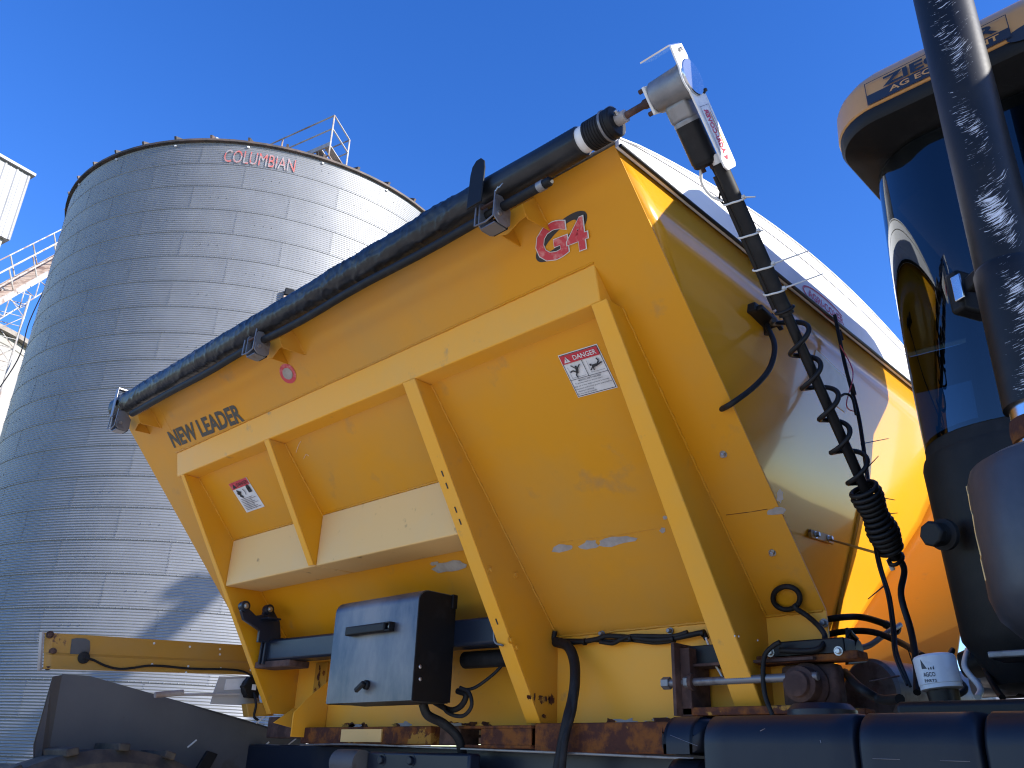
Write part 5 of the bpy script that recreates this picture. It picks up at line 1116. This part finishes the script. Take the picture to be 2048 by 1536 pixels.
# row of bolts along the lower edge of the far wing, and a black bracket in the gap
FN = Vector((0, -1, K)).normalized(); FP = Vector((0, 2 * YC - YN, Z0))
def PF(u, v): d_ = ray(u, v); return EYE + d_ * ((FP - EYE).dot(FN) / d_.dot(FN))
for u in (1707, 1748, 1790, 1832): bolt_mb(MB(), PF(u, 1329), FN, .009).build('bolt', M['yellow_worn_shaded'], hop)
bead([PF(1775, 1161), PF(1868, 1150)], .003, hop, 'gloss')
bead([PF(1700, 1287), PF(1875, 1277)], .002, hop, 'rust')
gbk = thing('gap_bracket', 'black angled bracket in the gap beside the lower hopper corner', 'bracket', PX(1705, 1325, -1.08))
MB().prism([PX(1690, 1255, -1.08), PX(1716, 1285, -1.08), PX(1728, 1325, -1.08), PX(1690, 1330, -1.08)], X_ * .01).build('plate', M['black'], gbk, bevel=.002)
MB().tube([PX(1700, 1262, -1.065), PX(1714, 1278, -1.065), PX(1708, 1295, -1.065), PX(1696, 1280, -1.065)], .006, 6, closed=True).build('hook', M['black'], gbk)
# drum under the skirt
dr_ = thing('conveyor_drum', 'dusty grey round drum under the skirt panel beside the bearing', 'drum', PX(1760, 1400, -1.05))
c = PX(1740, 1385, -1.12); MB().lathe(c, nv((.25, 1, 0)), [(0, .09), (.01, .10), (.5, .10)], 36).build('shell', M['mid'], dr_, smooth=40)
# engine bay clutter behind the filter
en = thing('engine_bay', 'dark engine parts behind the white filter under the cab', 'engine', (-.3, 2.6, 1.75))
MB().aabb((-.75, 2.5, 1.74), (.8, 3.2, 1.86)).build('cover', M['cabblack'], en, bevel=.02)
for k, (u, v) in enumerate(((1925, 1330), (1960, 1350), (2000, 1345), (1945, 1370), (1990, 1372))):
    c = PY(u, v, 2.35 + .1 * k); MB().lathe(c, nv((1, .2 * k, .1)), [(0, .03), (.02, .035), (.10, .035), (.12, .02)], 16).build('part', M['mid' if k % 2 else 'plast'], en, smooth=35)
for k in range(3): MB().tube(smooth_path([PY(1905 + 30 * k, 1300, 2.3), PY(1890 + 40 * k, 1335, 2.2), PY(1930 + 30 * k, 1375, 2.15), PY(1905 + 50 * k, 1395, 2.1)]), .007, 8).build('hose', M['clear' if k == 1 else 'cable'], en, smooth=60)
MB().aabb((PY(1990, 1310, 2.0).x, 1.95, PY(1990, 1322, 2.0).z), (.6, 2.05, PY(1990, 1308, 2.0).z)).build('grey_bar', M['mid'], en, bevel=.003)

# ------------------------------------------------------------------ unseen downspout added to cast the shadow on the bin, and its elevator leg
def on_bin(u, v): return oncyl(u, v) + SUN * 30.0
SA, SB = on_bin(300, 1282), on_bin(445, 1158); sd2 = (SB - SA).normalized()
foot = SA - sd2 * (SA.z / sd2.z); head = SB + sd2 * 2.2
sp = thing('unseen_downspout', 'unseen inclined steel grain spout beyond the cab, added to cast a shadow on the grain bin', 'spout', foot)
MB().tube([foot, head], .27, 16).build('pipe', M['clad'], sp, smooth=50)
hb = on_bin(368, 1174)  # hood, loop and rod are shaped after the shadow they should cast
MB().box(hb, (.5, .5, .36), (sd2, sd2.cross(Z_).normalized(), sd2.cross(Z_).cross(sd2).normalized())).build('shadow_hood', M['clad'], sp, bevel=.1)
MB().tube(smooth_path([on_bin(362, 1192), on_bin(372, 1200), on_bin(392, 1192), on_bin(402, 1184)]), .07, 8).build('shadow_loop', M['oldsteel'], sp)
MB().tube([on_bin(312, 1243), on_bin(404, 1181)], .055, 8).build('shadow_rod', M['oldsteel'], sp)
for k in range(8): MB().lathe(foot.lerp(head, (k + .5) / 8), sd2, [(0, .31), (.05, .31)], 16).build('flange', M['oldsteel'], sp)
el = thing('bucket_elevator', 'tall bucket elevator leg beyond the right edge carrying the grain spout', 'elevator', (head.x, head.y, 0))
for s_ in (-1, 1): MB().aabb((head.x + .5 * s_ - .22, head.y + .2, 0), (head.x + .5 * s_ + .22, head.y + .8, head.z + .6)).build('casing', M['clad'], el, bevel=.01)
MB().lathe((head.x, head.y + .1, head.z + .6), Y_, [(0, .75), (.8, .75)], 24).build('head_housing', M['clad'], el, smooth=40)
MB().aabb((head.x - .9, head.y, 0), (head.x + .9, head.y + 1.0, 1.2)).build('boot', M['clad'], el, bevel=.02)
